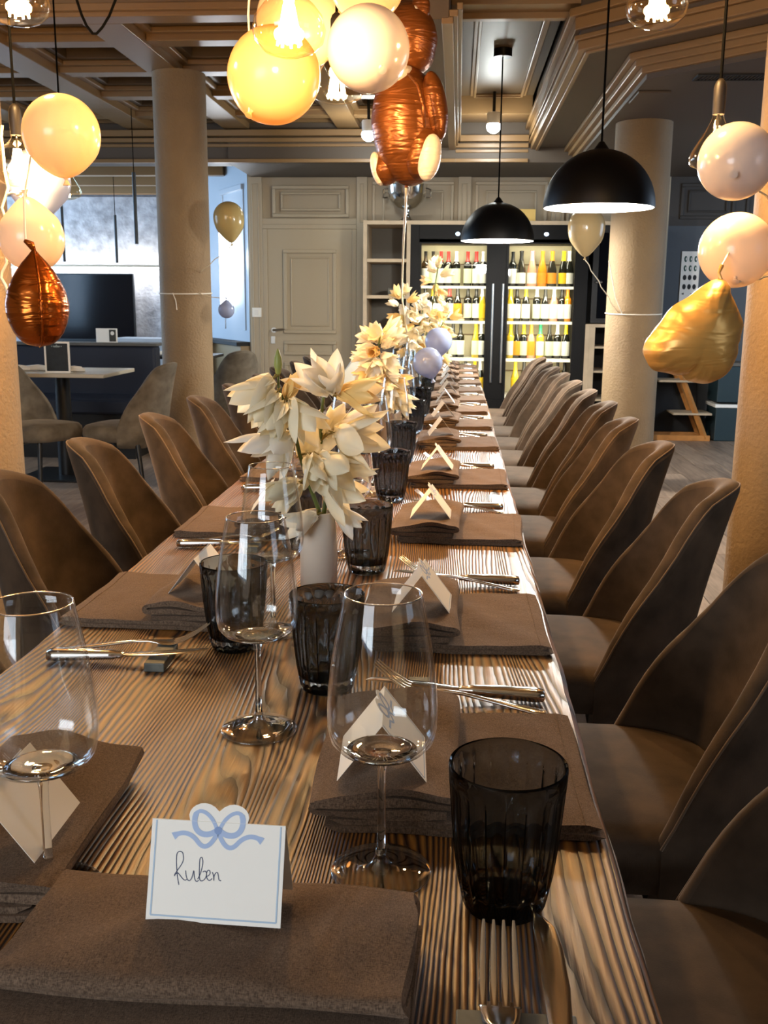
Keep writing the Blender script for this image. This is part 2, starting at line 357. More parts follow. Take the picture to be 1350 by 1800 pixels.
M = dict(
    wood=wood_table(), velvet=velvet(), linen=linen(), plank=plank_mat(), stucco=stucco(),
    wall=mat('wall_paint', '#ab9b82', 0.55), trim=mat('trim_paint', '#b3a389', 0.45), door=mat('door_paint', '#b3a388', 0.42),
    ceil=mat('ceiling_paint', '#57442d', 0.5), ceilm=mat('ceiling_moulding_paint', '#836541', 0.38), soffit=mat('soffit_paint', '#4f4337', 0.55),
    bluewall=mat('bay_wall_paint', '#a9b0b8', 0.5), darkwall=mat('shaded_wall_tone', '#4a4f55', 0.6), darkpanel=mat('shaded_panel_tone', '#39342f', 0.6),
    plaster=mat('textured_plaster', '#9c9ca0', 0.6, noise=0.35, nscale=9, bump=0.5, bscale=30, bdist=0.01),
    coolblack=mat('cooler_black', '#050506', 0.5, spec=0.2), black=mat('black_metal', '#0b0b0c', 0.42, 0.0), blackm=mat('matte_black_lamp', '#060607', 0.45, spec=0.25), cord=mat('black_cord', '#040404', 0.9, spec=0.05),
    white=mat('white_enamel', '#f2efe6', 0.5), steel=mat('polished_steel', '#d2cec6', 0.16, 1.0), steelb=mat('brushed_steel', '#b9b4aa', 0.28, 1.0),
    silver=mat('mirror_silver', '#d4d1cb', 0.13, 1.0), brass=mat('dark_brass', '#1c1610', 0.5, 0.2),
    stone=mat('grey_stone', '#55564f', 0.55, noise=0.6, nscale=28, bump=0.3, bscale=90), paper=mat('card_paper', '#ece8df', 0.7),
    ink=mat('blue_ink', '#3a4260', 0.6), bow=mat('pale_blue_print', '#a3b6d6', 0.7), bowd=mat('dusky_blue_print', '#7f97c2', 0.7), border=mat('blue_border_print', '#a9bdd0', 0.7),
    ceramic=mat('matte_ceramic', '#cdbfae', 0.75, bump=0.15, bscale=120), ceramicb=mat('brown_ceramic', '#8c7766', 0.6),
    stem=mat('green_stem', '#53602a', 0.5), calyx=mat('olive_calyx', '#7d6a2c', 0.55), bud=mat('green_bud', '#8a9046', 0.5),
    ply=mat('pale_oak', '#b9a487', 0.5, noise=0.12, nscale=8), pine=mat('orange_pine', '#b77a3c', 0.5, noise=0.2, nscale=12), shelfback=mat('grey_shelf_back', '#5a564f', 0.6),
    coolin=mat('cooler_lining', '#d9cfa8', 0.5), navy=mat('navy_leather', '#121726', 0.5), tv=mat('tv_glass', '#03060c', 0.10, spec=0.3), tvframe=mat('tv_frame', '#08080a', 0.4),
    teal=mat('dark_teal_bin', '#1e3238', 0.5), pinkcord=mat('white_string', '#e6dfd0', 0.7), ribbon=mat('cream_ribbon', '#e9dcc0', 0.35),
    dark=mat('near_black', '#111010', 0.7), table2=mat('grey_tabletop', '#c2b8a4', 0.4), sill=mat('brown_sill', '#8f7652', 0.5),  # dark: one even near-black for floor base, grille, plinth and backs
    greychair=mat('cream_fabric', '#cfc8b6', 0.8), seam=mat('velvet_piping', '#5d4a37', 0.8, sheen=0.5),
    carton=mat('yellow_carton', '#d9b566', 0.7), glass=thin_glass('clear_thin_glass'), glassf=thin_glass('clear_foot_glass', (0.95, 0.965, 0.97), 0.12, 0.8, 1.5), gstem=solid_glass('clear_glass', (0.97, 0.98, 0.98)),
    smoke=solid_glass('smoked_glass', (0.57, 0.60, 0.625)), bulb=thin_glass('amber_bulb_glass', (1.0, 0.95, 0.82), 0.05, 0.55, 2.8, (1.0, 0.97, 0.90)),
    pane=thin_glass('window_pane', (0.96, 0.98, 0.98), 0.03, 0.5, 4.0), doorpane=thin_glass('cooler_pane', (0.96, 0.97, 0.96), 0.02, 0.4, 4.0),
    filament=emit('filament', (1.0, 0.68, 0.32), 60), ledw=emit('white_led', (1.0, 0.97, 0.92), 14), ledlamp=emit('lamp_diffuser', (1.0, 0.97, 0.90), 26), ledwarm=emit('shelf_led', (1.0, 0.93, 0.74), 0.4),
    ledcool=emit('alcove_led', (0.93, 0.96, 1.0), 9), spotw=emit('spot_lens', (0.93, 1.0, 0.97), 30),
)

# ------------------------------------------------------------------ the setting
FL = obj('floor', G().box(-6.6, 4.2, -2.7, 13.0, -0.06, -0.012), M['dark'], smooth=0); struct(FL)
plank_mesh = None
random.seed(4)
for i in range(19):
    x = -1.0 + i*0.2
    y = -0.6 - (i*0.53 % 1.5)
    while y < 9.9:
        if x > 0.1 or y < 8:
            if plank_mesh is None:
                pk = obj('plank', G().box(-0.0985, 0.0985, 0.002, 1.498, -0.012, 0.0), M['plank'], FL, smooth=0, bevel=0.002); plank_mesh = pk
            else:
                pk = plank_mesh.copy(); C.objects.link(pk); pk.parent = FL
            pk.location = (x, y, random.uniform(-0.0004, 0.0004))
        y += 1.5
obj('floor_covering', G().box(-6.5, -1.1, -2.6, 12.9, -0.012, 0), M['plank'], FL, smooth=0)
obj('floor_covering', G().box(2.7, 4.1, -2.6, 9.9, -0.012, 0), M['plank'], FL, smooth=0)

ZC = 3.0
CE = obj('ceiling', G().box(-6.6, 4.2, -2.7, 13.0, ZC, ZC+0.1), M['ceil'], smooth=0); struct(CE)
def cbox(name, x0, x1, y0, y1, z0, z1, m='ceil'):
    return obj(name, G().box(x0, x1, y0, y1, z0, z1), M[m], CE, smooth=0, bevel=0.004)
ZB = 2.67
# wide cross beam with stepped near face
cbox('beam', -6.5, -0.07, 5.42, 5.56, ZB, ZC, 'ceilm')
cbox('beam_moulding', -6.5, -0.07, 5.38, 5.42, ZB+0.02, ZB+0.055, 'ceilm')
cbox('beam_moulding', -6.5, -0.07, 5.35, 5.42, ZB+0.085, ZB+0.12, 'ceilm')
cbox('beam_moulding', -6.5, -0.07, 5.31, 5.42, ZB+0.15, ZC, 'ceilm')
BX = [(-5.55, -5.33), (-4.65, -4.43), (-3.75, -3.53), (-2.86, -2.63), (-2.02, -1.81), (-1.05, -0.86), (-0.30, -0.07)]
BY = [(6.0, 6.14), (6.78, 6.92), (7.56, 7.70), (8.34, 8.48)]
for a, b in BX[:-1]:
    cbox('beam', a, b, 5.56, 8.9, ZB, ZC, 'ceilm')
cells_x = [(-6.5, -5.55)] + [(BX[i][1], BX[i+1][0]) for i in range(len(BX)-1)]
ys = [5.56] + [v for ab in BY for v in ab] + [8.9]
cells_y = [(ys[i], ys[i+1]) for i in range(0, len(ys), 2)]
def frame_box(g, x0, x1, y0, y1, z0, z1, t):
    g.box(x0, x1, y0, y0+t, z0, z1); g.box(x0, x1, y1-t, y1, z0, z1)
    g.box(x0, x0+t, y0+t, y1-t, z0, z1); g.box(x1-t, x1, y0+t, y1-t, z0, z1); return g
for (x0, x1) in cells_x:
    for (y0, y1) in BY:
        cbox('cross_beam', x0, x1, y0, y1, ZB+0.02, ZC, 'ceilm')
    for (y0, y1) in cells_y:
        if x1 < -5.4: continue
        obj('coffer_panel', G().box(x0, x1, y0, y1, ZB+0.16, ZB+0.2), M['ceil'], CE, smooth=0)
        obj('coffer_moulding', frame_box(G(), x0, x1, y0, y1, ZB+0.055, ZB+0.085, 0.05), M['ceilm'], CE, smooth=0, bevel=0.006)
        obj('coffer_moulding', frame_box(G(), x0, x1, y0, y1, ZB+0.085, ZB+0.16, 0.09), M['ceil'], CE, smooth=0, bevel=0.006)
# beam between the coffers and the long tray, three bead strips on its edge
cbox('beam', -0.30, -0.07, 4.95, 8.9, 2.52, ZC, 'ceil')
for k, (dx, dz) in enumerate(((0.0, 0.0), (0.035, 0.03), (0.07, 0.06))):
    cbox('tray_moulding', -0.075+dx-0.03, -0.05+dx*0.6, 4.95, 8.9, 2.50+dz, 2.53+dz, 'ceilm')
# tray over the table
obj('tray_panel', G().box(-0.07, 0.56, 5.3, 8.9, 2.86, 2.9), M['ceil'], CE, smooth=0)
cbox('tray_beam', -0.07, 0.9, 5.55, 5.72, 2.74, 2.9, 'ceilm'); cbox('tray_beam_edge', -0.07, 0.9, 5.70, 5.76, 2.71, 2.75, 'ceilm')
cbox('tray_beam', -0.07, 0.56, 8.5, 8.9, 2.72, 2.9, 'ceilm')
for (a0, a1, t, z) in ((0.06, 0.50, 0.035, 2.845), (0.085, 0.475, 0.02, 2.832)):
    obj('panel_moulding', frame_box(G(), a0, a1, 5.95, 8.45, z, 2.86, t), M['ceilm'], CE, smooth=0, bevel=0.004)
obj('panel_moulding', frame_box(G(), 0.06, 0.62, 4.2, 5.35, 2.93, 3.0, 0.05), M['ceilm'], CE, smooth=0, bevel=0.006)
# stepped soffit with a 45 degree corner towards the bar side
def off(d): return [(0.56+d, 8.9), (0.56+d, 5.5+d*0.414), (0.56+d+2.6, 5.5+d*0.414-2.6)]
def strip_path(name, d0, d1, z0, z1, m):
    a, b = off(d0), off(d1)
    vs = [(x, y, z) for z in (z0, z1) for (x, y) in a+b]
    fs = []
    for i in (0, 1):
        fs += [(i, i+1, 3+i+1, 3+i), (6+i, 9+i, 9+i+1, 6+i+1), (i, 6+i, 6+i+1, i+1), (3+i, 3+i+1, 9+i+1, 9+i)]
    fs += [(0, 3, 9, 6), (2, 8, 11, 5)]
    return obj(name, G().add(vs, fs), M[m], CE, smooth=0, bevel=0.005)
strip_path('soffit', 0.03, 0.36, 2.52, ZC, 'soffit')
strip_path('soffit_moulding', 0.0, 0.03, 2.60, 2.66, 'ceilm')
strip_path('soffit_moulding', -0.03, 0.03, 2.66, 2.70, 'ceilm')
strip_path('soffit_moulding', 0.0, 0.045, 2.55, 2.575, 'ceilm')
strip_path('soffit_moulding', 0.02, 0.06, 2.505, 2.55, 'ceilm')
strip_path('soffit_moulding', 0.06, 0.085, 2.495, 2.52, 'ceilm')
strip_path('soffit_moulding', 0.30, 0.335, 2.485, 2.52, 'ceilm')
strip_path('soffit_moulding', 0.335, 0.37, 2.455, 2.52, 'ceilm')
strip_path('soffit_moulding', 0.37, 0.42, 2.425, 2.52, 'ceilm')
q = off(0.40)
obj('low_soffit', G().prism([q[0], (4.1, 8.9), (4.1, q[2][1]+0.0), q[2], q[1]], 2.40, 2.6), M['soffit'], CE, smooth=0)
# end of the tray: crown and dark frieze before the far wall
cbox('end_soffit', -2.0, 4.1, 8.9, 9.9, 2.40, 2.6, 'soffit')
cbox('end_beam', -6.5, -2.0, 8.9, 9.1, 2.40, 2.9, 'soffit')
cbox('end_beam', -2.0, 0.98, 8.88, 8.9, 2.40, 2.9, 'soffit')
for k, (dy, z0, z1) in enumerate(((0.03, 2.53, 2.555), (0.06, 2.565, 2.60), (0.10, 2.61, 2.66), (0.05, 2.40, 2.43))):
    cbox('crown_moulding', -6.5, -0.05, 8.9-dy, 8.9, z0, z1, 'ceilm')
    cbox('crown_moulding', -0.05, 0.56, 8.9-dy, 8.9, z0-0.05*(k < 3), z1-0.05*(k < 3), 'ceilm')
cbox('bay_soffit', -6.5, -2.0, 9.1, 12.0, 2.62, 2.7, 'ceil')
for k, y in enumerate((9.7, 10.4, 11.1, 11.8)):
    cbox('bay_beam', -6.5, -2.4, y, y+0.12, 2.50-0.02*k, 2.62, 'ceilm')
# ventilation grille and access hatch in the low soffit
obj('near_ceiling_reflector', G().box(-3.8, 2.2, -2.5, 1.3, 2.96, ZC), M['trim'], CE, smooth=0, bevel=0.004)  # pale reflector added out of view so the fork tines mirror it
vt = thing('ceiling_vent', 'dark slotted ventilation grille in the low soffit near the thick column', 'vent', (1.40, 5.62, 2.40))
obj('grille_frame', frame_box(G(), -0.2, 0.2, -0.07, 0.07, -0.008, 0.0, 0.012), M['dark'], vt, smooth=0)
for k in range(20):
    obj('slat', G().box(-0.185+k*0.0188, -0.179+k*0.0188, -0.058, 0.058, -0.006, 0.0), M['dark'], vt, smooth=0)
hatch = obj('ceiling_hatch', G().box(-0.09, 0.09, -0.16, 0.16, -0.012, 0.0), M['soffit'], bevel=0.004, smooth=0, loc=(1.06, 6.12, 2.40))
tag(hatch, 'square access hatch in the low soffit above the column', 'hatch')

# walls
WB = obj('wall_back', G().box(-2.05, 4.2, 9.9, 10.0, 0, 3.0), M['wall'], smooth=0); struct(WB)
def wbox(name, x0, x1, y0, y1, z0, z1, m='trim', par=None, bev=0.004): return obj(name, G().box(x0, x1, y0, y1, z0, z1), M[m], par or WB, smooth=0, bevel=bev)
def wframe(name, x0, x1, z0, z1, y, t, d, m='trim', par=None):
    g = G(); g.box(x0, x1, y-d, y, z0, z0+t); g.box(x0, x1, y-d, y, z1-t, z1); g.box(x0, x0+t, y-d, y, z0+t, z1-t); g.box(x1-t, x1, y-d, y, z0+t, z1-t)
    return obj(name, g, M[m], par or WB, smooth=0, bevel=0.006)
for (a, b) in ((-2.03, -1.90), (-0.985, -0.885), (-0.02, 0.10), (0.86, 0.98), (1.83, 1.95)):
    wbox('pilaster', a, b, 9.85, 9.9, 0, 2.40)
    wframe('pilaster_moulding', a+0.03, b-0.03, 1.98 if b > -1.5 else 0.3, 2.34, 9.85, 0.01, 0.01)
for (a, b) in ((-0.84, -0.06), (0.14, 0.82), (1.0, 1.8)):
    wframe('panel_moulding', a, b, 1.9, 2.36, 9.9, 0.03, 0.025); wframe('panel_moulding', a+0.1, b-0.1, 1.98, 2.28, 9.9, 0.02, 0.02)
obj('shaded_wall_face', G().box(1.95, 4.1, 9.86, 9.9, 0, 1.96), M['darkwall'], WB, smooth=0)  # blue grey, with this stretch's lack of light put into the tone
obj('shaded_wall_upper', G().box(1.95, 4.1, 9.86, 9.9, 1.96, 2.4), M['darkpanel'], WB, smooth=0)  # upper part, its dimness also put into the colour
wframe('panel_moulding', 2.05, 2.55, 2.02, 2.34, 9.86, 0.03, 0.02, 'darkpanel'); wframe('panel_moulding', 2.12, 2.48, 2.08, 2.28, 9.86, 0.015, 0.02, 'darkpanel')
wframe('panel_moulding', 2.65, 3.15, 2.02, 2.34, 9.86, 0.03, 0.02, 'darkpanel')
wframe('panel_moulding', -1.80, -1.06, 2.03, 2.32, 9.88, 0.03, 0.03); wframe('panel_moulding', -1.72, -1.14, 2.09, 2.26, 9.88, 0.02, 0.02)
wbox('door_header', -1.90, -0.985, 9.86, 9.9, 1.96, 2.02)
# slanting bay wall next to the door, washed by daylight and by a tube lamp
WY = obj('wall_bay', G().prism([(-2.05, 9.9), (-2.05, 10.0), (-3.2, 12.1), (-3.3, 12.0), (-2.98, 11.45)], 0, 3.0), M['bluewall'], smooth=0); struct(WY)
bd = Vector((-0.93, 1.55, 0)).normalized(); bn = Vector((-bd.y, bd.x, 0))
def bay_box(name, t0, t1, d0, d1, z0, z1, m, par=WY):
    p = [Vector((-2.05, 9.9, 0))+bd*t+bn*d for t, d in ((t0, d0), (t1, d0), (t1, d1), (t0, d1))]
    return obj(name, G().prism([(v.x, v.y) for v in p], z0, z1), M[m], par, smooth=0, bevel=0.004)
for (t0, t1) in ((0.10, 0.16), (0.75, 0.8)):
    bay_box('panel_moulding', t0, t1, -0.01, 0.012, 0.95, 2.3, 'bluewall')
bay_box('panel_moulding', 0.1, 0.8, -0.01, 0.03, 2.3, 2.35, 'bluewall')
bay_box('wall_sill', 0.0, 1.6, -0.01, 0.14, 0.80, 0.84, 'dark')
bay_box('wall_base_panel', 0.0, 1.6, -0.01, 0.10, 0.0, 0.80, 'sill')
# bay with the TV
WT = obj('wall_tv', G().box(-6.6, -3.1, 12.0, 12.1, 0, 3.0), M['plaster'], smooth=0); struct(WT)
obj('plaster_panel', G().box(-6.3, -3.3, 11.93, 12.0, 1.64, 2.42), M['plaster'], WT, smooth=0, bevel=0.004)
obj('plaster_panel', G().box(-6.3, -3.3, 11.93, 12.0, 0.80, 1.60), M['plaster'], WT, smooth=0, bevel=0.004)
obj('led_groove', G().box(-6.3, -3.3, 11.90, 11.93, 1.60, 1.615), M['ledcool'], WT, smooth=0)
obj('shelf_ledge', G().box(-6.3, -3.3, 11.78, 11.93, 1.615, 1.635), M['trim'], WT, smooth=0)
area_light('alcove_led_down', (-4.5, 11.82, 1.60), (-4.5, 11.96, 1.1), 2.6, 0.05, 13, (0.93, 0.96, 1.0))
area_light('alcove_led_up', (-4.5, 11.80, 1.645), (-4.5, 11.96, 2.2), 2.6, 0.05, 8, (1.0, 0.95, 0.86))
# left wall with two windows, near wall with a window, right wall with a window and an added far one
def wall_window(wname, axis, c0, c1, lo, hi, lname, wins, m='wall'):
    """a wall in the plane axis=c0..c1 with real openings; wins: (a0, a1, z0, z1)"""
    g = G()
    def bx(a0, a1, z0, z1):
        if axis == 'x': g.box(c0, c1, a0, a1, z0, z1)
        else: g.box(a0, a1, c0, c1, z0, z1)
    cur = lo
    for (a0, a1, z0, z1) in sorted(wins):
        bx(cur, a0, 0, 3.0); bx(a0, a1, 0, z0); bx(a0, a1, z1, 3.0); cur = a1
    bx(cur, hi, 0, 3.0)
    o = struct(obj(wname, g, M[m], smooth=0))
    for k, (a0, a1, z0, z1) in enumerate(sorted(wins)):
        cm = (c0+c1)/2
        wn = bpy.data.objects.new('window_%d' % (len([q for q in bpy.data.objects if q.name.startswith('window_')])+1), None); C.objects.link(wn); struct(wn)
        def b2(name, p0, p1, q0, q1, t, mm):
            gg = G()
            if axis == 'x': gg.box(cm-t, cm+t, p0, p1, q0, q1)
            else: gg.box(p0, p1, cm-t, cm+t, q0, q1)
            return obj(name, gg, M[mm], wn, smooth=0)
        b2('window_frame', a0, a1, z0, z0+0.06, 0.03, 'white'); b2('window_frame', a0, a1, z1-0.06, z1, 0.03, 'white')
        b2('window_frame', a0, a0+0.06, z0, z1, 0.03, 'white'); b2('window_frame', a1-0.06, a1, z0, z1, 0.03, 'white')
        mid = (a0+a1)/2; b2('window_frame', mid-0.04, mid+0.04, z0, z1, 0.03, 'white')
        b2('window_pane', a0, a1, z0, z1, 0.004, 'pane')
    return o
wall_window('wall_left', 'x', -6.6, -6.5, -2.7, 12.1, 'left', [(6.0, 8.0, 0.7, 2.5), (9.1, 11.7, 0.7, 2.5)])
wall_window('wall_near', 'y', -2.7, -2.6, -6.6, 4.2, 'near', [(-3.9, -1.3, 0.8, 2.6)])
wall_window('wall_right', 'x', 4.1, 4.2, -2.7, 10.0, 'right', [(-0.6, 1.0, 1.0, 2.5), (6.4, 8.4, 0.8, 2.35)], 'darkwall')  # far opening is made up, to let bluish light onto the poster wall

# door
D = bpy.data.objects.new('door_1', None); C.objects.link(D); struct(D); D.location = (0, 0, 0)
wframe('door_frame', -1.90, -0.985, -0.05, 1.965, 9.9, 0.045, 0.05, 'trim', D)
obj('door_leaf', G().box(-1.855, -1.03, 9.86, 9.9, 0.005, 1.92), M['door'], D, smooth=0, bevel=0.003)
for (a, b, z0, z1) in ((-1.70, -1.18, 0.93, 1.73), (-1.70, -1.18, 0.72, 0.86), (-1.70, -1.18, 0.12, 0.65)):
    wframe('door_moulding', a, b, z0, z1, 9.86, 0.035, 0.022, 'door', D)
    if z1-z0 > 0.3: wframe('door_moulding', a+0.07, b-0.07, z0+0.07, z1-0.07, 9.86, 0.016, 0.012, 'door', D)
g = G().lathe([(0.026, 0), (0.026, 0.008)], 16); g.xf(Matrix.Translation((-1.80, 9.86, 0.96)) @ Matrix.Rotation(R(90), 4, 'X'))
dh = obj('door_handle', g, M['steelb'], D)
obj('handle_lever', G().tube([(-1.80, 9.86, 0.96), (-1.80, 9.80, 0.96), (-1.69, 9.80, 0.97)], 0.011), M['steelb'], dh)
obj('key_plate', G().box(-1.83, -1.79, 9.85, 9.86, 0.83, 0.90), M['steelb'], D, smooth=0)

# columns
def column(name, x, y, r, z1):
    o = obj(name, G().lathe([(r, 0), (r, z1*0.25), (r, z1*0.5), (r, z1*0.75), (r, z1)], 48), M['stucco'], loc=(x, y, 0)); o['kind'] = 'structure'; return o
column('column_1', -1.83, 6.75, 0.170, ZB)
column('column_2', 1.19, 7.0, 0.183, 2.40)
column('column_3', 1.075, 3.2, 0.185, ZC)
column('column_4', -1.66, 3.25, 0.185, ZC)
def col_string(name, x, y, r, z, label, tail):
    t = thing(name, label, 'string', (x, y, z))
    obj('loop', G().tube([((r+0.004)*math.cos(2*PI*k/40), (r+0.004)*math.sin(2*PI*k/40), 0.006*math.sin(2*PI*k/40)) for k in range(41)], 0.004, 6, False), M['pinkcord'], t)
    obj('tail', G().tube(tail, 0.003, 6), M['pinkcord'], t)
col_string('string', -1.83, 6.75, 0.170, 1.29, 'white string tied round the column beside the TV bay', [(-0.04, -0.172, 0), (-0.02, -0.176, -0.05), (-0.015, -0.176, -0.11)])
col_string('string', 1.19, 7.0, 0.183, 1.18, 'white string tied round the column before the wine cooler', [(-0.10, -0.158, 0), (-0.15, -0.17, 0.1), (-0.21, -0.19, 0.34)])

# ------------------------------------------------------------------ dining table
TX0, TX1, TY0, TY1, TZ = -0.612, 0.156, 0.42, 8.18, 0.75
T = thing('dining_table', 'long dining table of brushed brown wood set for a party', 'table', (0, 0, 0))
def top_mesh():
    g = G(); n = 160; random.seed(11)
    L_, R_ = [], []
    a = b = 0
    for i in range(n+1):
        a = a*0.7+random.uniform(-1, 1)*0.0016; b = b*0.7+random.uniform(-1, 1)*0.0016
        y = TY0+(TY1-TY0)*i/n
        L_.append((TX0+a, y)); R_.append((TX1+b, y))
    vs = []; fs = []
    for (lx, y), (rx, _) in zip(L_, R_):
        vs += [(lx, y, TZ-0.045), (lx-0.002, y, TZ-0.006), (lx+0.005, y, TZ), (rx-0.005, y, TZ), (rx+0.002, y, TZ-0.006), (rx, y, TZ-0.045)]
    for i in range(n):
        for k in range(6):
            k2 = (k+1) % 6
            fs.append((i*6+k, (i+1)*6+k, (i+1)*6+k2, i*6+k2))
    fs += [(0, 1, 2, 3, 4, 5), tuple(n*6+k for k in range(6))[::-1]]
    return g.add(vs, fs)
obj('tabletop', top_mesh(), M['wood'], T, smooth=30)
for y in (1.15, 3.2, 5.3, 7.5):
    for x in (-0.32, -0.13):
        obj('leg', G().box(x-0.035, x+0.035, y-0.035, y+0.035, 0, TZ-0.045), M['black'], T, smooth=0, bevel=0.004)
    obj('crossbar', G().box(-0.32, -0.13, y-0.02, y+0.02, TZ-0.10, TZ-0.045), M['black'], T, smooth=0)

# ------------------------------------------------------------------ chairs
def smooth01(t): t = max(0, min(1, t)); return t*t*(3-2*t)
TH = R(85)
def chair_h(u):                      # u in -1..1 round the shell, height of the rim
    c = math.cos(abs(u)*TH)**0.8               # how far back this part of the shell sits
    t = max(0.0, min(1.0, (c-0.155)/0.70))
    return 0.468 + 0.395*(1-(1-t)**1.25) - 0.075*min(1, (abs(u)/0.60))**2.4*max(0, min(1, t*1.6))
def chair_pt(u, z, offs):
    """a point of the shell: u round it, at height z, offs outward from the inner face"""
    th = u*TH
    ax, by = 0.195, 0.198
    k = max(0.0, z-0.46)/0.39
    c, s = math.cos(th), math.sin(th)
    e = 0.80+0.18*min(1, k)
    cx = math.copysign(abs(c)**e, c); sy = math.copysign(abs(s)**e, s)
    lean = 0.070*k + 0.025*k*k
    x = cx*(ax+offs) + lean*max(0.0, c)*1.0 + 0.0
    y = sy*(by+offs*0.95)*(1+0.04*k-0.22*k*k)
    return Vector((x, y, z))
def make_chair():
    t = thing('dining_chair', '', 'chair')
    nu = 44
    TK = 0.052
    def inner(a, b):
        u = a*2-1; h = chair_h(u)-0.012; z = 0.42+(h-0.42)*b
        return chair_pt(u, z, -0.004+0.012*math.sin(PI*b)*0)
    def rimf(a, b):
        u = a*2-1; h = chair_h(u); tk = TK*(0.55+0.45*(1-abs(u)))
        ang = PI*b
        o = tk/2 - (tk/2)*math.cos(ang); z = h-0.012+0.022*math.sin(ang)
        return chair_pt(u, z, o-0.004)
    def outer(a, b):
        u = a*2-1; h = chair_h(u)-0.012; tk = TK*(0.55+0.45*(1-abs(u))); z = h+(0.35-h)*b
        tuck = -0.05*max(0, (b-0.72)/0.28)**2
        return chair_pt(u, z, tk-0.004+tuck)
    g = G().grid(inner, nu, 14); obj('backrest', g, M['velvet'], t, smooth=180)
    g = G().grid(rimf, nu, 8); obj('backrest_rim', g, M['velvet'], t, smooth=180)
    g = G().grid(outer, nu, 14)
    # close the shell's two front ends and its bottom
    for a in (0, 1):
        i1 = [inner(a, b/14) for b in range(15)]; o1 = [outer(a, 1-b/14) for b in range(15)]
        vs = i1+o1; fs = [(k, k+1, 15+k+1, 15+k) for k in range(14)]
        g.add(vs, fs)
    g.grid(lambda a, b: outer(a, 1).lerp(Vector((0.02, 0, 0.36)), b), nu, 3)
    obj('back_shell', g, M['velvet'], t, smooth=60)
    pts = [rimf(i/nu, 0.80)+Vector((0, 0, 0.001)) for i in range(nu+1)]
    obj('piping', G().tube(pts, 0.0022, 6), M['seam'], t, smooth=180)
    # seat cushion
    def seat(a, b):
        th = 2*PI*a; c, s = math.cos(th), math.sin(th); e = 0.62
        cx = math.copysign(abs(c)**e, c); sy = math.copysign(abs(s)**e, s)
        prof = [(0.0, 0.385), (0.80, 0.385), (0.97, 0.395), (1.0, 0.43), (0.985, 0.462), (0.92, 0.480), (0.75, 0.488), (0.4, 0.494), (0.0, 0.496)]
        r, z = prof[int(round(b*8))]
        return Vector((-0.03+cx*0.225*r, sy*0.222*r, z))
    obj('seat', G().grid(seat, 40, 8, True), M['velvet'], t, smooth=180)
    for sx in (-1, 1):
        for sy in (-1, 1):
            obj('leg', G().tube([(sx*0.15-0.02, sy*0.15, 0.40), (sx*0.20, sy*0.20, 0.0)], [0.016, 0.010], 10), M['black'], t)
    return t
chair0 = make_chair()
RYC = [1.0, 1.56, 2.22, 2.80, 3.42, 3.98, 4.53, 5.06, 5.58, 6.10, 6.62, 7.14]
LYC = [1.46, 2.12, 2.68, 3.32, 3.95, 4.56, 5.16, 5.76, 6.36, 6.96]
random.seed(3)
used = []
def place_chair(x, y, rz, label, group=None):
    if not used:
        used.append(1); chair0.location = (x, y, 0); chair0.rotation_euler = (0, 0, rz); c = chair0; c['label'] = label
    else:
        c = dup(chair0, (x, y, 0), rz, label)
    if group: c['group'] = group
    return c
for k, y in enumerate(RYC):
    place_chair(0.285+random.uniform(-0.012, 0.012), y, R(random.uniform(-4, 3)),
        'brown velvet shell chair, %s from the card end, wine cooler side row' % ORD[k] if k != 0 else 'brown velvet shell chair at the table corner beside the name card setting', 'chairs along the table, wine cooler row')
for k, y in enumerate(LYC):
    place_chair(-0.735+random.uniform(-0.012, 0.012), y, PI+R(random.uniform(-3, 4)),
        'brown velvet shell chair, %s from the card end, TV bay side row' % ORD[k], 'chairs along the table, TV bay row')
bayv = velvet(); bayv.name = 'daylit_velvet'  # lighter copy of the chair velvet, daylight put into its colour
for nd in bayv.node_tree.nodes:
    if nd.type == 'VALTORGB': nd.color_ramp.elements[0].color = srgb('#544d42'); nd.color_ramp.elements[1].color = srgb('#766d5f')
def recover(chair, m):
    for ch in chair.children:
        if ch.name.split('.')[0] in ('seat', 'backrest', 'backrest_rim', 'back_shell', 'piping'):
            ch.material_slots[0].link = 'OBJECT'; ch.material_slots[0].material = m
# chairs at the round table in the bay and loose chairs by the door
recover(place_chair(-2.05, 6.1, R(-8), 'grey brown shell chair at the bay table, between table and column', 'chairs of the bay'), bayv)
recover(place_chair(-2.62, 6.05, PI+R(-22), 'grey brown shell chair at the bay table, half behind the warmly lit column', 'chairs of the bay'), bayv)
recover(place_chair(-1.78, 7.85, R(-60), 'grey brown shell chair standing behind the column near the light switch', 'chairs of the bay'), bayv)
recover(place_chair(-0.98, 8.15, R(-20), 'pale shell chair close to the closed door', 'chairs of the bay'), M['greychair'])

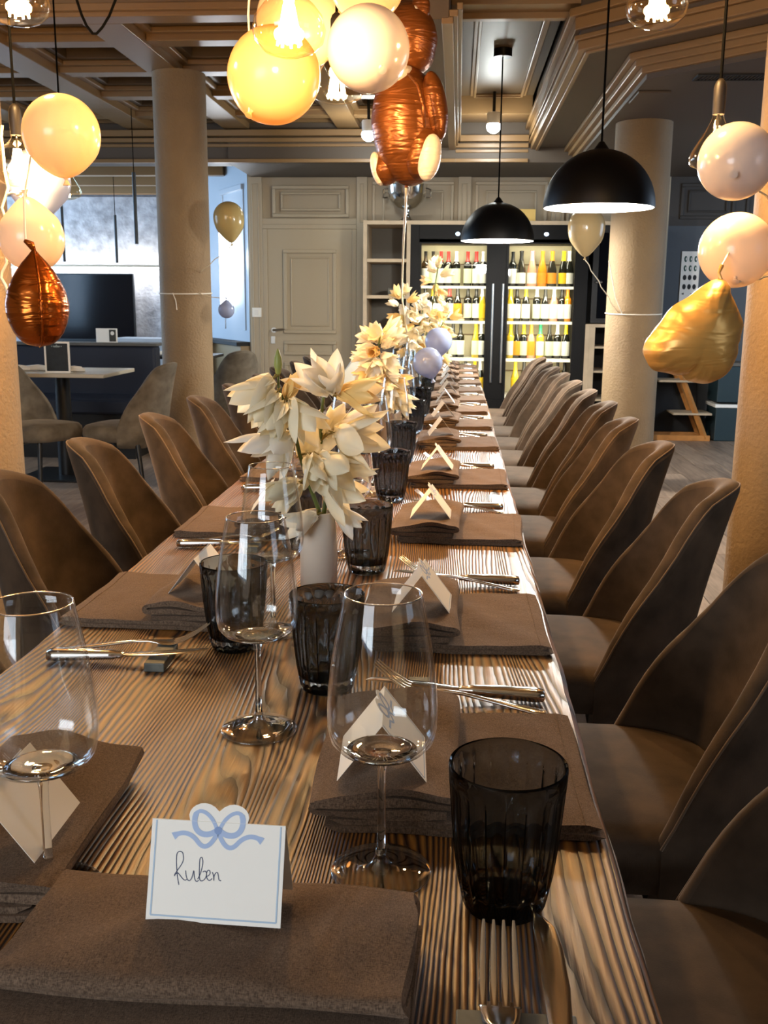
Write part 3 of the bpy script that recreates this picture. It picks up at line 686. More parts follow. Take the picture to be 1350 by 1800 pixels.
# ------------------------------------------------------------------ napkins, cards, cutlery, glasses
RY = [1.0, 1.51, 2.17, 2.81, 3.53, 4.10, 4.66, 5.18, 5.72, 6.25, 6.78, 7.30, 7.80]
LY = [0.83, 1.57, 2.18, 2.85, 3.5, 4.1, 4.7, 5.3, 5.9, 6.5, 7.1, 7.65]
def fold_profile(pts, t):
    """closed outline of a sheet of thickness t following a centre line in x, z"""
    n = len(pts); L_ = []; R_ = []
    for i, (x, z) in enumerate(pts):
        a = pts[max(i-1, 0)]; b = pts[min(i+1, n-1)]
        d = Vector((b[0]-a[0], b[1]-a[1])).normalized(); nx, nz = -d.y, d.x
        L_.append((x+nx*t/2, z+nz*t/2)); R_.append((x-nx*t/2, z-nz*t/2))
    return L_+R_[::-1]
def make_napkin(name='napkin', depth=0.27, seed=1):
    rnd = random.Random(seed)
    t = thing(name, '', 'napkin')
    ph = [rnd.uniform(0, 6) for _ in range(6)]
    def ripple(x, y): return 0.0016*math.sin(x*38+ph[0])*math.sin(y*22+ph[1])+0.0012*math.sin(x*70+y*45+ph[2])
    # base: two flat layers, chair side
    hw = depth/2
    for k, (z0, th, x0, x1, ins) in enumerate(((0.0008, 0.0062, -0.125, 0.143, 0.0), (0.0072, 0.0062, -0.12, 0.140, 0.003))):
        def topf(a, b, z=z0, th=th, x0=x0, x1=x1, ins=ins):
            # closed sheet: runs round the cross-section in a
            nq = 24; i = a*2
            if i <= 1: x = x0+(x1-x0)*i; zz = z+th
            else: x = x1-(x1-x0)*(i-1); zz = z
            y = -hw+ins+(2*hw-2*ins)*b
            r = ripple(x, y)*(1 if i <= 1 and k == 1 else 0.3)
            e = min(1, (x1-x)/0.006) if i <= 1 else min(1, (x1-x)/0.006)
            return Vector((x+0.0012*math.sin(y*30+ph[3]), y+0.0012*math.sin(x*40+ph[4]), max(0.0004, zz+max(r, -0.001)-(0.002*(1-e) if i <= 1 else 0))))
        nu = 40; nv = 18
        g = G().grid(topf, nu, nv, True)
        g.add([topf(i/nu, 0) for i in range(nu)], [tuple(range(nu))]); g.add([topf(i/nu, 1) for i in range(nu)], [tuple(range(nu))[::-1]])
        obj('base_layer', g, M['linen'], t, smooth=70)
    obj('hem', G().tube([(0.125, y/20*hw*0.98, 0.0139+ripple(0.125, y/20*hw)) for y in range(-20, 21)], 0.0005, 5), M['linen'], t)
    # folded half: a sheet turned over itself twice
    cl = []
    xr, xl = 0.004, -0.142
    z1, z2, z3 = 0.0185, 0.0275, 0.0375
    for i in range(13): cl.append((xr-0.012+(xl+0.012-xr+0.012)*i/12, z1))
    for i in range(1, 8): a = -PI/2-PI*i/8; cl.append((xl+0.012+0.0045*math.cos(a)*1.6, (z1+z2)/2+0.0045*math.sin(a)))
    for i in range(13): cl.append((xl+0.012+(xr-0.008-xl-0.012)*i/12, z2))
    for i in range(1, 8): a = -PI/2+PI*i/8; cl.append((xr-0.008+0.005*math.cos(a)*1.7, (z2+z3)/2+0.005*math.sin(a)))
    for i in range(13): cl.append((xr-0.008+(xl+0.004-xr+0.008)*i/12, z3-0.004*(i/12)**3*3))
    pr = fold_profile(cl, 0.0068); n = len(pr); nv = 20
    def f(a, b):
        i = int(round(a*n)) % n; x, z = pr[i]
        y = -hw+0.004+(2*hw-0.008)*b
        lift = (z-z1)/(z3-z1)
        return Vector((x+0.002*math.sin(y*25+ph[5]), y+(0.003*math.sin(x*30+ph[0]+z*200)), z+lift*(ripple(x, y)*1.5+0.002*math.sin(y*18+ph[1]))))
    g = G().grid(f, n, nv, True)
    # end caps as quad strips between the two sides of the sheet
    h = n//2
    for b, flip in ((0, False), (1, True)):
        vs = [f(i/n, b) for i in range(n)]
        fs = [(k, k+1, n-2-k, n-1-k) for k in range(h-1)]
        g.add(vs, [q[::-1] for q in fs] if flip else fs)
    obj('folded_layer', g, M['linen'], t, smooth=70)
    return t
def strip2d(g, pts, wd, z0, z1, ends=None):
    """flat ribbon along 2-D points (u, v) as a thin slab; wd a number or a list"""
    n = len(pts); vs = []
    for i, (x, y) in enumerate(pts):
        a = pts[max(i-1, 0)]; b = pts[min(i+1, n-1)]
        d = Vector((b[0]-a[0], b[1]-a[1])); d = d.normalized() if d.length > 1e-9 else Vector((1, 0))
        ww = (wd[i] if isinstance(wd, (list, tuple)) else wd)/2
        nx, ny = -d.y*ww, d.x*ww
        vs += [(x+nx, y+ny, z0), (x-nx, y-ny, z0), (x+nx, y+ny, z1), (x-nx, y-ny, z1)]
    fs = []
    for i in range(n-1):
        a, b = i*4, i*4+4
        fs += [(a+2, a+3, b+3, b+2), (a, b, b+1, a+1), (a, a+2, b+2, b), (a+1, b+1, b+3, a+3)]
    fs += [(0, 1, 3, 2), (n*4-4, n*4-2, n*4-1, n*4-3)]
    return g.add(vs, fs)
def bez(p0, p1, p2, p3, n=12):
    return [tuple((1-t)**3*p0[i]+3*(1-t)**2*t*p1[i]+3*(1-t)*t*t*p2[i]+t**3*p3[i] for i in (0, 1)) for t in [k/n for k in range(n+1)]]
CW, CH = 0.051, 0.073
def card_outline():
    pts = [(-CW, 0), (CW, 0), (CW, CH)]
    pts += [(0.022, CH), (0.023, CH+0.004)] + bez((0.023, CH+0.004), (0.0225, CH+0.012), (0.009, CH+0.018), (0.0, CH+0.0075), 8)[1:]
    pts += bez((0.0, CH+0.0075), (-0.009, CH+0.018), (-0.0225, CH+0.012), (-0.023, CH+0.004), 8)[1:] + [(-0.022, CH), (-CW, CH)]
    return pts
def make_card(writing):
    t = thing('place_card', '', 'place card')
    ta = R(20) if writing else R(37)
    Hh = CH*math.cos(ta)
    # front panel: local (u, v, n) -> world; the front faces -Y
    MF = Matrix.Translation((0, -CH*math.sin(ta), 0.0004)) @ Matrix.Rotation(R(90)-ta, 4, 'X')
    MBk = Matrix.Translation((0, CH*math.sin(ta), 0.0004)) @ Matrix.Rotation(R(90)+ta, 4, 'X')
    obj('front_panel', G().prism(card_outline(), -0.0004, 0).xf(MF), M['paper'], t, smooth=0)
    obj('back_panel', G().prism([(-CW, 0), (CW, 0), (CW, CH), (-CW, CH)], 0, 0.0004).xf(MBk), M['paper'], t, smooth=0)
    g = G(); e = 0.0035
    for a, b in (((-CW+e, e), (CW-e, e)), ((CW-e, e), (CW-e, CH-0.001)), ((-CW+e, e), (-CW+e, CH-0.001))):
        strip2d(g, [a, b], 0.0012, 0.00005, 0.00022)
    obj('border_print', g.xf(MF), M['border'], t, smooth=0)
    if writing:
        cy = 0.0668
        bowp = obj('bow_print', strip2d(G(), bez((0.001, cy), (0.004, cy+0.012), (0.019, cy+0.020), (0.0185, cy+0.006), 12)+bez((0.0185, cy+0.006), (0.018, cy-0.004), (0.008, cy-0.006), (0.001, cy), 12)[1:], [0.0028]*10+[0.0042]*15, 0.00005, 0.00022).xf(MF), M['bow'], t, smooth=0)
        obj('bow_loop', strip2d(G(), bez((-0.001, cy), (-0.004, cy+0.012), (-0.019, cy+0.020), (-0.0185, cy+0.006), 12)+bez((-0.0185, cy+0.006), (-0.018, cy-0.004), (-0.008, cy-0.006), (-0.001, cy), 12)[1:], [0.0028]*10+[0.0042]*15, 0.00005, 0.00022).xf(MF), M['bow'], bowp, smooth=0)
        for s in (-1, 1):
            tail = bez((0, cy-0.001), (s*0.004, cy-0.010), (s*0.009, cy-0.016), (s*0.015, cy-0.009), 12)+bez((s*0.015, cy-0.009), (s*0.020, cy-0.003), (s*0.027, cy-0.001), (s*0.034, cy-0.006), 12)[1:]
            obj('bow_tail', strip2d(G(), tail, [0.0018]+[0.0034]*22+[0.0046, 0.0058], 0.00005, 0.0002).xf(MF), M['bow'], bowp, smooth=0)
        obj('bow_knot', G().prism([(0.003*math.cos(a), cy+0.003*math.sin(a)) for a in [k*PI/5 for k in range(10)]], 0.0001, 0.00035).xf(MF), M['bowd'], bowp, smooth=0)
        K = [[(728,520),(724,495),(722,465),(722,440),(724,420),(729,411),(738,408),(747,412),(750,424),(748,440),(738,456),(724,472),(714,484),(712,490),(717,484),(725,480),(733,487),(745,500),(754,504),(760,501)],
             [(757,472),(758,488),(763,502),(772,505),(781,494),(789,472),(790,488),(793,503),(800,508),(807,503)],
             [(803,500),(814,482),(824,455),(826,436),(822,427),(815,433),(812,455),(810,485),(812,503),(822,505),(833,497),(839,482),(834,473),(824,476)],
             [(836,490),(846,488),(853,479),(850,470),(843,472),(838,484),(841,499),(850,504),(860,497)],
             [(862,476),(866,490),(866,504),(868,490),(875,479),(882,478),(885,490),(887,502),(895,504)]]
        g = G()
        def mp(p): return (-CW+(p[0]-612-(470-p[1])*0.12)*0.0001935, 0.0005+(634-p[1]+(p[0]-600)*0.042)*0.000214)
        for st in K:
            pp = [mp(p) for p in st]; sm = []
            for i in range(len(pp)-1):
                p0 = pp[max(i-1, 0)]; p1 = pp[i]; p2 = pp[i+1]; p3 = pp[min(i+2, len(pp)-1)]
                for q in range(4):
                    s = q/4
                    sm.append(tuple(0.5*((2*p1[c])+(-p0[c]+p2[c])*s+(2*p0[c]-5*p1[c]+4*p2[c]-p3[c])*s*s+(-p0[c]+3*p1[c]-3*p2[c]+p3[c])*s**3) for c in (0, 1)))
            sm.append(pp[-1])
            strip2d(g, sm, 0.00062, 0.00005, 0.0002)
        obj('handwriting', g.xf(MF), M['ink'], t, smooth=0)
    else:
        cy = 0.0668; g = G()
        for s in (-1, 1):
            strip2d(g, bez((s*0.001, cy), (s*0.004, cy+0.012), (s*0.019, cy+0.020), (s*0.0185, cy+0.006), 6)+bez((s*0.0185, cy+0.006), (s*0.018, cy-0.004), (s*0.008, cy-0.006), (s*0.001, cy), 6)[1:], 0.003, 0.00005, 0.00022)
            strip2d(g, bez((0, cy-0.001), (s*0.006, cy-0.016), (s*0.012, cy-0.012), (s*0.017, cy-0.006), 6)+[(s*0.034, cy-0.006)], 0.003, 0.00005, 0.0002)
        obj('bow_print', g.xf(MF), M['bow'], t, smooth=0)
    return t
def make_knife():
    t = thing('dinner_knife', '', 'knife')
    hs = [(0.0, 0, 0.008, 0.005, 0.004), (0.002, 0, 0.0085, 0.0105, 0.007), (0.012, 0, 0.0085, 0.0128, 0.0082), (0.05, 0, 0.0082, 0.0112, 0.0075), (0.09, 0, 0.0075, 0.0088, 0.0062), (0.096, 0, 0.007, 0.0085, 0.006), (0.100, 0, 0.007, 0.006, 0.0045), (0.106, 0, 0.007, 0.0072, 0.0048), (0.110, 0, 0.007, 0.005, 0.003)]
    tilt = lambda v: (v[0], v[1], v[2]+0.045*v[0])
    obj('handle', G().loft(hs, 14).wob(tilt), M['silver'], t, smooth=60)
    bs = [(0.108, 0.0, 0.007, 0.0055, 0.0022), (0.118, -0.001, 0.0075, 0.0085, 0.0011), (0.15, -0.002, 0.009, 0.0098, 0.0009), (0.19, -0.001, 0.011, 0.0100, 0.0008), (0.213, 0.001, 0.012, 0.0085, 0.0007), (0.224, 0.004, 0.0125, 0.0045, 0.0006), (0.229, 0.007, 0.0125, 0.001, 0.0004)]
    obj('blade', G().loft(bs, 10).wob(tilt), M['silver'], t, smooth=60)
    return t
def make_fork():
    t = thing('dinner_fork', '', 'fork')
    hs = [(0.0, 0, 0.004, 0.003, 0.0012), (0.002, 0, 0.004, 0.008, 0.0016), (0.02, 0, 0.0042, 0.0085, 0.002), (0.06, 0, 0.008, 0.0055, 0.0022), (0.105, 0, 0.012, 0.0032, 0.002), (0.13, 0, 0.012, 0.0033, 0.0019), (0.142, 0, 0.0105, 0.0065, 0.0016), (0.152, 0, 0.009, 0.0115, 0.0013), (0.162, 0, 0.0085, 0.0128, 0.0011), (0.170, 0, 0.009, 0.0126, 0.001)]
    tilt = lambda v: (v[0], v[1], v[2]+0.035*v[0])
    obj('handle', G().loft(hs, 12).wob(tilt), M['silver'], t, smooth=60)
    for k in range(4):
        y = (k-1.5)*0.0074
        ts = [(0.166, y*1.0, 0.0092, 0.0028, 0.0010), (0.180, y*1.0, 0.0130, 0.0026, 0.001), (0.198, y*0.97, 0.0220, 0.0023, 0.0009), (0.213, y*0.93, 0.0320, 0.0018, 0.0008), (0.220, y*0.91, 0.0375, 0.0009, 0.0005)]
        obj('tine', G().loft(ts, 8).wob(tilt), M['silver'], t, smooth=60)
    return t
def make_rest():
    o = obj('cutlery_rest', G().box(-0.014, 0.014, -0.042, 0.042, 0, 0.013), M['stone'], smooth=0, bevel=0.0015); tag(o, '', 'cutlery rest'); return o
def make_tumbler():
    t = thing('tumbler', '', 'tumbler')
    nF = 18
    def fl(a, z, r):
        s = smooth01((z-0.010)/0.012)*smooth01((0.118-z)/0.008)
        q = (a*nF/(2*PI)) % 1.0
        return 1-0.062*s*(1-(2*q-1)**2)
    outer_ = [(0.001, 0.0), (0.028, 0.0), (0.0335, 0.003), (0.0355, 0.008), (0.0375, 0.018), (0.0408, 0.035), (0.0432, 0.055), (0.0452, 0.075), (0.0468, 0.095), (0.0478, 0.108), (0.0483, 0.114), (0.0487, 0.120), (0.0490, 0.127), (0.0487, 0.1295), (0.0478, 0.1305), (0.0468, 0.1295)]
    inner_ = [(0.0463, 0.127), (0.0458, 0.118), (0.0447, 0.105), (0.043, 0.08), (0.041, 0.058), (0.0385, 0.038), (0.0355, 0.025), (0.030, 0.0185), (0.018, 0.0165), (0.001, 0.016)]
    o = obj('glass_body', G().lathe(outer_+inner_, 144, lambda a, z, r: fl(a, z, r)), M['smoke'], t, smooth=28)
    return t
def make_wine():
    t = thing('wine_glass', '', 'wine glass')
    ft = [(0.0005, 0.0), (0.040, 0.0), (0.0445, 0.0006), (0.0452, 0.0018), (0.0440, 0.0030), (0.030, 0.0042), (0.016, 0.0062), (0.0085, 0.0105), (0.0055, 0.017), (0.0044, 0.024), (0.0004, 0.0245)]
    obj('foot', G().lathe(ft, 48), M['glassf'], t, smooth=180)
    obj('stem', G().lathe([(0.0043, 0.0235), (0.0037, 0.05), (0.0036, 0.08), (0.0040, 0.098), (0.0055, 0.108), (0.0085, 0.1135)], 20), M['gstem'], t, smooth=180)
    ob = [(0.0004, 0.113), (0.012, 0.1132), (0.026, 0.1160), (0.038, 0.1210), (0.0448, 0.1290), (0.0474, 0.141), (0.0478, 0.157), (0.0468, 0.175), (0.0445, 0.195), (0.0410, 0.218), (0.0370, 0.240), (0.0335, 0.258), (0.0330, 0.2592)]
    ib = [(0.0322, 0.2588), (0.0356, 0.240), (0.0397, 0.218), (0.0433, 0.195), (0.0456, 0.175), (0.0466, 0.157), (0.0461, 0.142), (0.0435, 0.131), (0.037, 0.1235), (0.0255, 0.1195), (0.012, 0.1178), (0.0004, 0.118)]
    bw = obj('bowl', G().lathe(ob+ib, 64), M['glass'], t, smooth=180)
    obj('bowl_base', G().lathe([(0.0004, 0.1125), (0.012, 0.1128), (0.024, 0.1153), (0.031, 0.1178), (0.0255, 0.1195), (0.012, 0.1178), (0.0004, 0.1172)], 48), M['gstem'], t, smooth=180)
    rm = G(); rm.tube([(0.0327*math.cos(2*PI*k/48), 0.0327*math.sin(2*PI*k/48), 0.2590) for k in range(49)], 0.0007, 6, False)
    obj('rim', rm, M['gstem'], t, smooth=180)
    return t
protos = {}
def put(kind, maker, x, y, z, rz, label, group, key=None):
    key = key or kind
    if key not in protos:
        o = maker(); protos[key] = o; o.location = (x, y, z); o.rotation_euler = (0, 0, rz); o['label'] = label
        if group: o['group'] = group
        return o
    return dup(protos[key], (x, y, z), rz, label, group)
random.seed(21)
SIDE = {'R': 'wine cooler side', 'L': 'TV bay side'}
def seat(side, k, y):
    s = 1 if side == 'R' else -1; o_ = ORD[k]; S = SIDE[side]
    j = lambda a: random.uniform(-a, a)
    base_rz = 0 if s == 1 else PI
    nx = 0.008 if s == 1 else -0.462
    far = y > 4.6
    if True:
        put('napkin', lambda: make_napkin(seed=5), nx+j(0.004), y+j(0.006), TZ, base_rz+j(0.05),
            'folded brown linen napkin, %s from the card end, %s' % (o_, S), 'napkins, '+S, 'napkin%d' % (k % 3))
        cxy = {('L', 0): (-0.384, 0.777), ('R', 0): (-0.066, 0.945), ('R', 1): (-0.044, 1.485)}.get((side, k))
        # card stands on the folded half with its ridge across the table's length
        put('place_card', lambda: make_card(False), cxy[0] if cxy else nx-s*(0.055)+j(0.004), cxy[1] if cxy else y+j(0.01)-0.02, TZ+0.0405, (R(90) if s == 1 else R(-90))+(0 if (s == -1 and k == 0) else R(3)+j(0.08)),
            'white tent place card on the %s napkin from the card end, %s' % (o_, S), 'place cards, '+S)
        # cutlery on the sitter's right-hand side
        cy = y+0.205 if s == 1 else y-0.27
        if s == 1 and k == 1: cy = 1.74
        if s == 1 and k == 2: cy = 2.40
        if s == -1 and k == 1: cy = 1.292
        if s == -1 and k == 2: cy = 1.955
        hx = 0.122 if s == 1 else -0.565
        put('dinner_knife', make_knife, hx, cy, TZ+0.0012, (PI if s == 1 else 0)+j(0.03)-s*0.06*0, 'silver dinner knife, %s from the card end, %s' % (o_, S), 'knives, '+S)
        put('dinner_fork', make_fork, hx-s*0.002, cy-0.045 if s == 1 else cy+0.032, TZ+0.0012, (PI-0.24 if s == 1 else 0.12)+j(0.03), 'silver dinner fork, %s from the card end, %s' % (o_, S), 'forks, '+S)
        put('cutlery_rest', make_rest, hx-s*0.160, cy+(0.0 if s == 1 else 0.012), TZ, j(0.05), 'grey stone cutlery rest, %s from the card end, %s' % (o_, S), 'cutlery rests, '+S)
    ty = {('R', 0): 1.227, ('R', 1): 1.807, ('R', 2): 2.494}.get((side, k), y+0.29 if s == 1 else y-0.2)
    if (side, k) != ('L', 0): put('tumbler', make_tumbler, (-0.16 if s == 1 else -0.314)+(j(0.012) if k > 2 else 0), ty, TZ, j(0.3), 'smoked ribbed tumbler, %s from the card end, %s' % (o_, S), 'tumblers, '+S)
    wx, wy = {('R', 0): (-0.224, 1.091), ('L', 0): (-0.338, 0.748), ('L', 1): (-0.272, 1.448), ('R', 1): (-0.212, 1.93)}.get((side, k), (-0.205+j(0.01), y+0.40) if s == 1 else (-0.29+j(0.012), y-0.08))
    put('wine_glass', make_wine, wx, wy, TZ, j(3), 'clear wine glass, %s from the card end, %s' % (o_, S), 'wine glasses, '+S)
for k, y in enumerate(RY): seat('R', k, y)
for k, y in enumerate(LY):
    if k == 0:
        pass
    seat('L', k, y)
# the setting at the end of the table with the handwritten card
np_ = make_napkin(depth=0.30, seed=9); np_.location = (-0.170, 0.590, TZ+0.0035); np_.rotation_euler = (0, 0, R(-91)); np_['label'] = 'wide brown linen napkin under the card written Ruben'; np_['group'] = 'napkins'
cd_ = make_card(True); cd_.location = (-0.170, 0.672, TZ+0.0475); cd_.rotation_euler = (0, 0, R(-1.5)); cd_['label'] = 'white tent card with blue bow and handwriting Ruben'
dup(protos['wine_glass'], (-0.057, 0.803, TZ), 0.4, 'clear wine glass between the end napkin and the dark tumbler', 'wine glasses')
dup(protos['tumbler'], (0.050, 0.762, TZ), 0.1, 'large smoked ribbed tumbler right behind the upright fork', 'tumblers')
ff_ = dup(protos['dinner_fork'], (0.041, 0.446, TZ+0.0012), R(90), 'silver dinner fork pointing at the tumbler of the end setting', 'forks')
dup(protos['dinner_knife'], (0.083, 0.488, TZ+0.0010), R(91), 'silver dinner knife beside the fork of the end setting', 'knives')
dup(protos['cutlery_rest'], (0.052, 0.602, TZ), R(90), 'mottled grey stone rest under the end fork and knife', 'cutlery rests')

ff_.scale = (1.02, 1.10, 1.02)
# ------------------------------------------------------------------ flowers
petal_m = [mat('cream_petal', '#f7eed2', 0.45), mat('white_petal', '#fbf7ec', 0.45), mat('yellow_petal', '#f0cd82', 0.5)]
for pm in petal_m:
    nt = pm.node_tree; p = nt.nodes['Principled BSDF']
    tl = N(nt, 'ShaderNodeBsdfTranslucent'); tl.inputs[0].default_value = (0.92, 0.84, 0.62, 1)
    mx = N(nt, 'ShaderNodeMixShader'); mx.inputs[0].default_value = 0.3
    out = nt.nodes['Material Output']
    nt.links.new(p.outputs[0], mx.inputs[1]); nt.links.new(tl.outputs[0], mx.inputs[2]); nt.links.new(mx.outputs[0], out.inputs[0])
def petal_fn(L_, W, op, fl, ph, nu=6, nv=9):
    """a pointed, cupped tepal: base at the origin, along +Z, opening away from the axis towards +X"""
    def f(a, b):
        u = a*2-1
        wd = W*(math.sin(PI*min(1, 0.10+0.90*b))**0.75)*(1-0.25*b)
        r = 0.003+op*L_*math.sin(b*PI*0.55)+fl*L_*max(0, b-0.7)**2*3
        x = r-0.28*wd*(u*u)
        y = u*wd*0.5
        z = L_*b*(1-0.12*op*b)+0.0015*math.sin(9*u+ph)
        return Vector((x, y, z))
    return f
def petal_mesh(L_, W, op, fl, ph, m):
    g = G().grid(petal_fn(L_, W, op, fl, ph), 6, 9)
    me = bpy.data.meshes.new('petal'); me.from_pydata([tuple(v) for v in g.v], [], g.f); me.shade_smooth(); me.materials.append(m); return me
PET = {}
for key, (op, fl) in dict(closed=(0.20, 0.0), bell=(0.38, 0.10), open=(0.62, 0.35)).items():
    for mi in range(3):
        PET[(key, mi)] = [petal_mesh(1.0, 0.56, op*(0.9+0.15*v), fl, v*2, petal_m[mi]) for v in range(2)]
def aim(d):
    return Vector(d).normalized().to_track_quat('Z', 'Y').to_matrix().to_4x4()
def flower(parent, pos, d, size, kind, mi, rnd, split=True):
    """one bell: a short calyx with six tepals as sub-parts"""
    g = G().lathe([(0.0006, -0.012), (0.0016, -0.010), (0.0022, -0.003), (0.0034, 0.003), (0.0022, 0.008), (0.0004, 0.009)], 8)
    rot = Matrix.Translation(pos) @ aim(d)
    fo = obj('flower', g, M['calyx'], parent); fo.matrix_local = rot
    a0 = rnd.uniform(0, 2)
    for k in range(6):
        s = size*(1.0 if k % 2 else 0.93)*rnd.uniform(0.94, 1.06)
        me = rnd.choice(PET[(kind, mi)])
        po = bpy.data.objects.new('petal', me); C.objects.link(po); po.parent = fo
        tw = Matrix.Rotation(a0+k*PI/3+rnd.uniform(-0.12, 0.12), 4, 'Z') @ Matrix.Rotation(rnd.uniform(-0.10, 0.12)+(0.08 if k % 2 else -0.04), 4, 'Y') @ Matrix.Scale(s, 4)
        po.matrix_local = tw
    return fo
def flower_whole(parent, pos, d, size, kind, mi, rnd):
    g = G()
    for k in range(6):
        Mx = Matrix.Translation(pos) @ aim(d) @ Matrix.Rotation(k*PI/3+rnd.uniform(-0.2, 0.2), 4, 'Z') @ Matrix.Rotation(rnd.uniform(-0.12, 0.15), 4, 'Y') @ Matrix.Scale(size*rnd.uniform(0.9, 1.08), 4)
        q = G().grid(petal_fn(1.0, 0.56, dict(closed=0.2, bell=0.38, open=0.6)[kind], 0.15, k), 4, 6).xf(Mx); g.add(q.v, q.f)
    return obj('flower', g, petal_m[mi], parent, smooth=180)
def make_vase(x, y, label, h=0.137, r=0.033, m='ceramic'):
    t = thing('vase', label, 'vase', (x, y, TZ))
    prof = [(0.0005, 0), (r*0.94, 0), (r, 0.004), (r*1.0, h*0.5), (r*0.96, h*0.75), (r*0.84, h*0.95), (r*0.82, h), (r*0.72, h), (r*0.74, h*0.93), (r*0.82, h*0.5), (r*0.80, 0.008), (0.0005, 0.008)]
    obj('vase_body', G().lathe(prof, 40), M[m], t, smooth=50)
    return t
VY = 1.70
make_vase(-0.236, VY, 'pale ceramic vase with the big cream bells, first from the name card')
sp = thing('flower_spray', 'tall spray of large cream bell flowers in the first vase', 'flowers', (-0.236, VY, TZ+0.02), 0, 'flower sprays')
O0 = Vector((-0.236, VY, TZ+0.02))
def loc_(px, py, dy=0.0): return at(px, py, VY+dy) - O0
stemA = [loc_(566, 930), loc_(560, 895, -0.02), loc_(543, 850, -0.035), loc_(527, 800, -0.04), loc_(517, 755, -0.04), loc_(503, 715, -0.035), loc_(490, 685, -0.03), loc_(489, 660, -0.03)]
stemB = [loc_(566, 930), loc_(572, 880, 0.01), loc_(570, 830, 0.015), loc_(564, 775, 0.015), loc_(565, 730, 0.01), loc_(568, 700, 0.0), loc_(585, 685, 0.0)]
obj('stem', G().tube(stemA, [0.0042, 0.004, 0.0038, 0.0036, 0.0033, 0.003, 0.0026, 0.002], 8), M['stem'], sp, smooth=180)
obj('stem', G().tube(stemB, [0.0042, 0.004, 0.0036, 0.0034, 0.003, 0.0028, 0.002], 8), M['stem'], sp, smooth=180)
g = G().lathe([(0.001, 0), (0.0045, 0.006), (0.0072, 0.02), (0.0062, 0.032), (0.002, 0.044), (0.0003, 0.047)], 12)
bo = obj('flower_bud', g, M['bud'], sp, smooth=180); bo.location = loc_(489, 662, -0.03)
rnd = random.Random(8)
FLW = [ # base px, tip px, depth of base, depth change of tip, size, kind, colour
 ((480, 665), (410, 712), -0.035, -0.02, 0.088, 'bell', 0),
 ((487, 690), (445, 748), -0.04, -0.05, 0.080, 'closed', 0), ((500, 708), (470, 770), -0.045, -0.05, 0.085, 'closed', 0),
 ((508, 705), (558, 765), -0.04, -0.03, 0.088, 'bell', 0), ((503, 700), (520, 665), -0.03, 0.03, 0.055, 'closed', 2),
 ((505, 762), (440, 828), -0.045, -0.02, 0.095, 'open', 1), ((508, 760), (478, 810), -0.045, -0.05, 0.080, 'bell', 1),
 ((524, 848), (476, 868), -0.05, -0.03, 0.07, 'closed', 0),
 ((526, 850), (480, 905), -0.045, 0.02, 0.072, 'closed', 0), ((556, 905), (507, 925), -0.03, -0.03, 0.065, 'bell', 1),
 ((580, 690), (535, 655), 0.0, -0.02, 0.085, 'bell', 1),
 ((588, 690), (577, 645), -0.01, -0.04, 0.075, 'bell', 1), ((592, 690), (636, 692), 0.0, 0.0, 0.080, 'bell', 2),
 ((588, 760), (655, 780), -0.01, -0.02, 0.095, 'open', 0), ((590, 758), (650, 740), 0.01, 0.03, 0.085, 'bell', 1),
 ((572, 765), (600, 730), 0.01, 0.05, 0.07, 'bell', 0), ((560, 800), (625, 852), -0.03, -0.04, 0.098, 'bell', 0),
 ((545, 802), (560, 850), -0.045, -0.05, 0.080, 'closed', 0), ((566, 850), (628, 890), 0.0, 0.0, 0.085, 'open', 0),
 ((590, 890), (622, 925), -0.01, 0.0, 0.062, 'bell', 1),
 ((560, 770), (545, 735), 0.02, 0.04, 0.06, 'bell', 0),  ((528, 800), (560, 780), 0.0, 0.05, 0.07, 'open', 0)]
for (b, tp, d0, d1, s, kd, mi) in FLW:
    p0 = at(b[0], b[1], VY+d0); p1 = at(tp[0], tp[1], VY+d0+d1)
    flower(sp, p0-O0, p1-p0, s*1.0, kd, mi, rnd)
    # little stalk to the nearest stem point
    nearest = min(stemA+stemB, key=lambda q: (q-(p0-O0)).length)
    obj('flower_stalk', G().tube([nearest, (nearest+(p0-O0))/2+Vector((0, 0, 0.004)), p0-O0], 0.0016, 6), M['calyx'], sp, smooth=180)
def spray(label, vase_label, x, y, h0, tips, n, size, seed, mi_w, vm='ceramicb', vh=0.17, spread=0.05, z0=None):
    make_vase(x, y, vase_label, vh, 0.036, vm)
    o = thing('flower_spray', label, 'flowers', (x, y, TZ+0.02), 0, 'flower sprays'); rr = random.Random(seed)
    for (tx, ty, tz) in tips:
        base = Vector((0, 0, 0.01)); tip = Vector((tx, ty, tz))
        pts = [base.lerp(tip, k/8)+Vector((0.012*math.sin(k*0.8+tx*30), 0, 0)) for k in range(9)]
        obj('stem', G().tube(pts, 0.0035, 6), M['stem'], o, smooth=180)
        for i in range(n):
            u = h0+(1-h0)*(i+0.5)/n
            p = base.lerp(tip, u)+Vector((0.012*math.sin(u*8*0.8+tx*30), 0, 0))
            a = i*2.4+rr.uniform(-0.4, 0.4)
            sprd = spread*(1.15-0.75*((u-h0)/(1-h0)))
            dvec = Vector((math.cos(a), math.sin(a), rr.uniform(-0.9, -0.1) if u < 0.85 else rr.uniform(-0.2, 0.8)))
            q = p+Vector((math.cos(a), math.sin(a), 0.1))*sprd*0.55
            flower_whole(o, q, dvec, size*rr.uniform(0.85, 1.1), rr.choice(['bell', 'bell', 'closed', 'bell']), rr.choices([0, 1, 2], mi_w)[0], rr)
    return o
spray('dense yellow cream flower spike in the second vase', 'brown ceramic vase under the dense yellow flower spike, second from the name card',
      -0.243, 3.39, 0.36, [(-0.012, 0.0, 0.375)], 38, 0.074, 4, [6, 2, 2], vh=0.155, spread=0.062)
V3 = at(722, 640, 5.2)
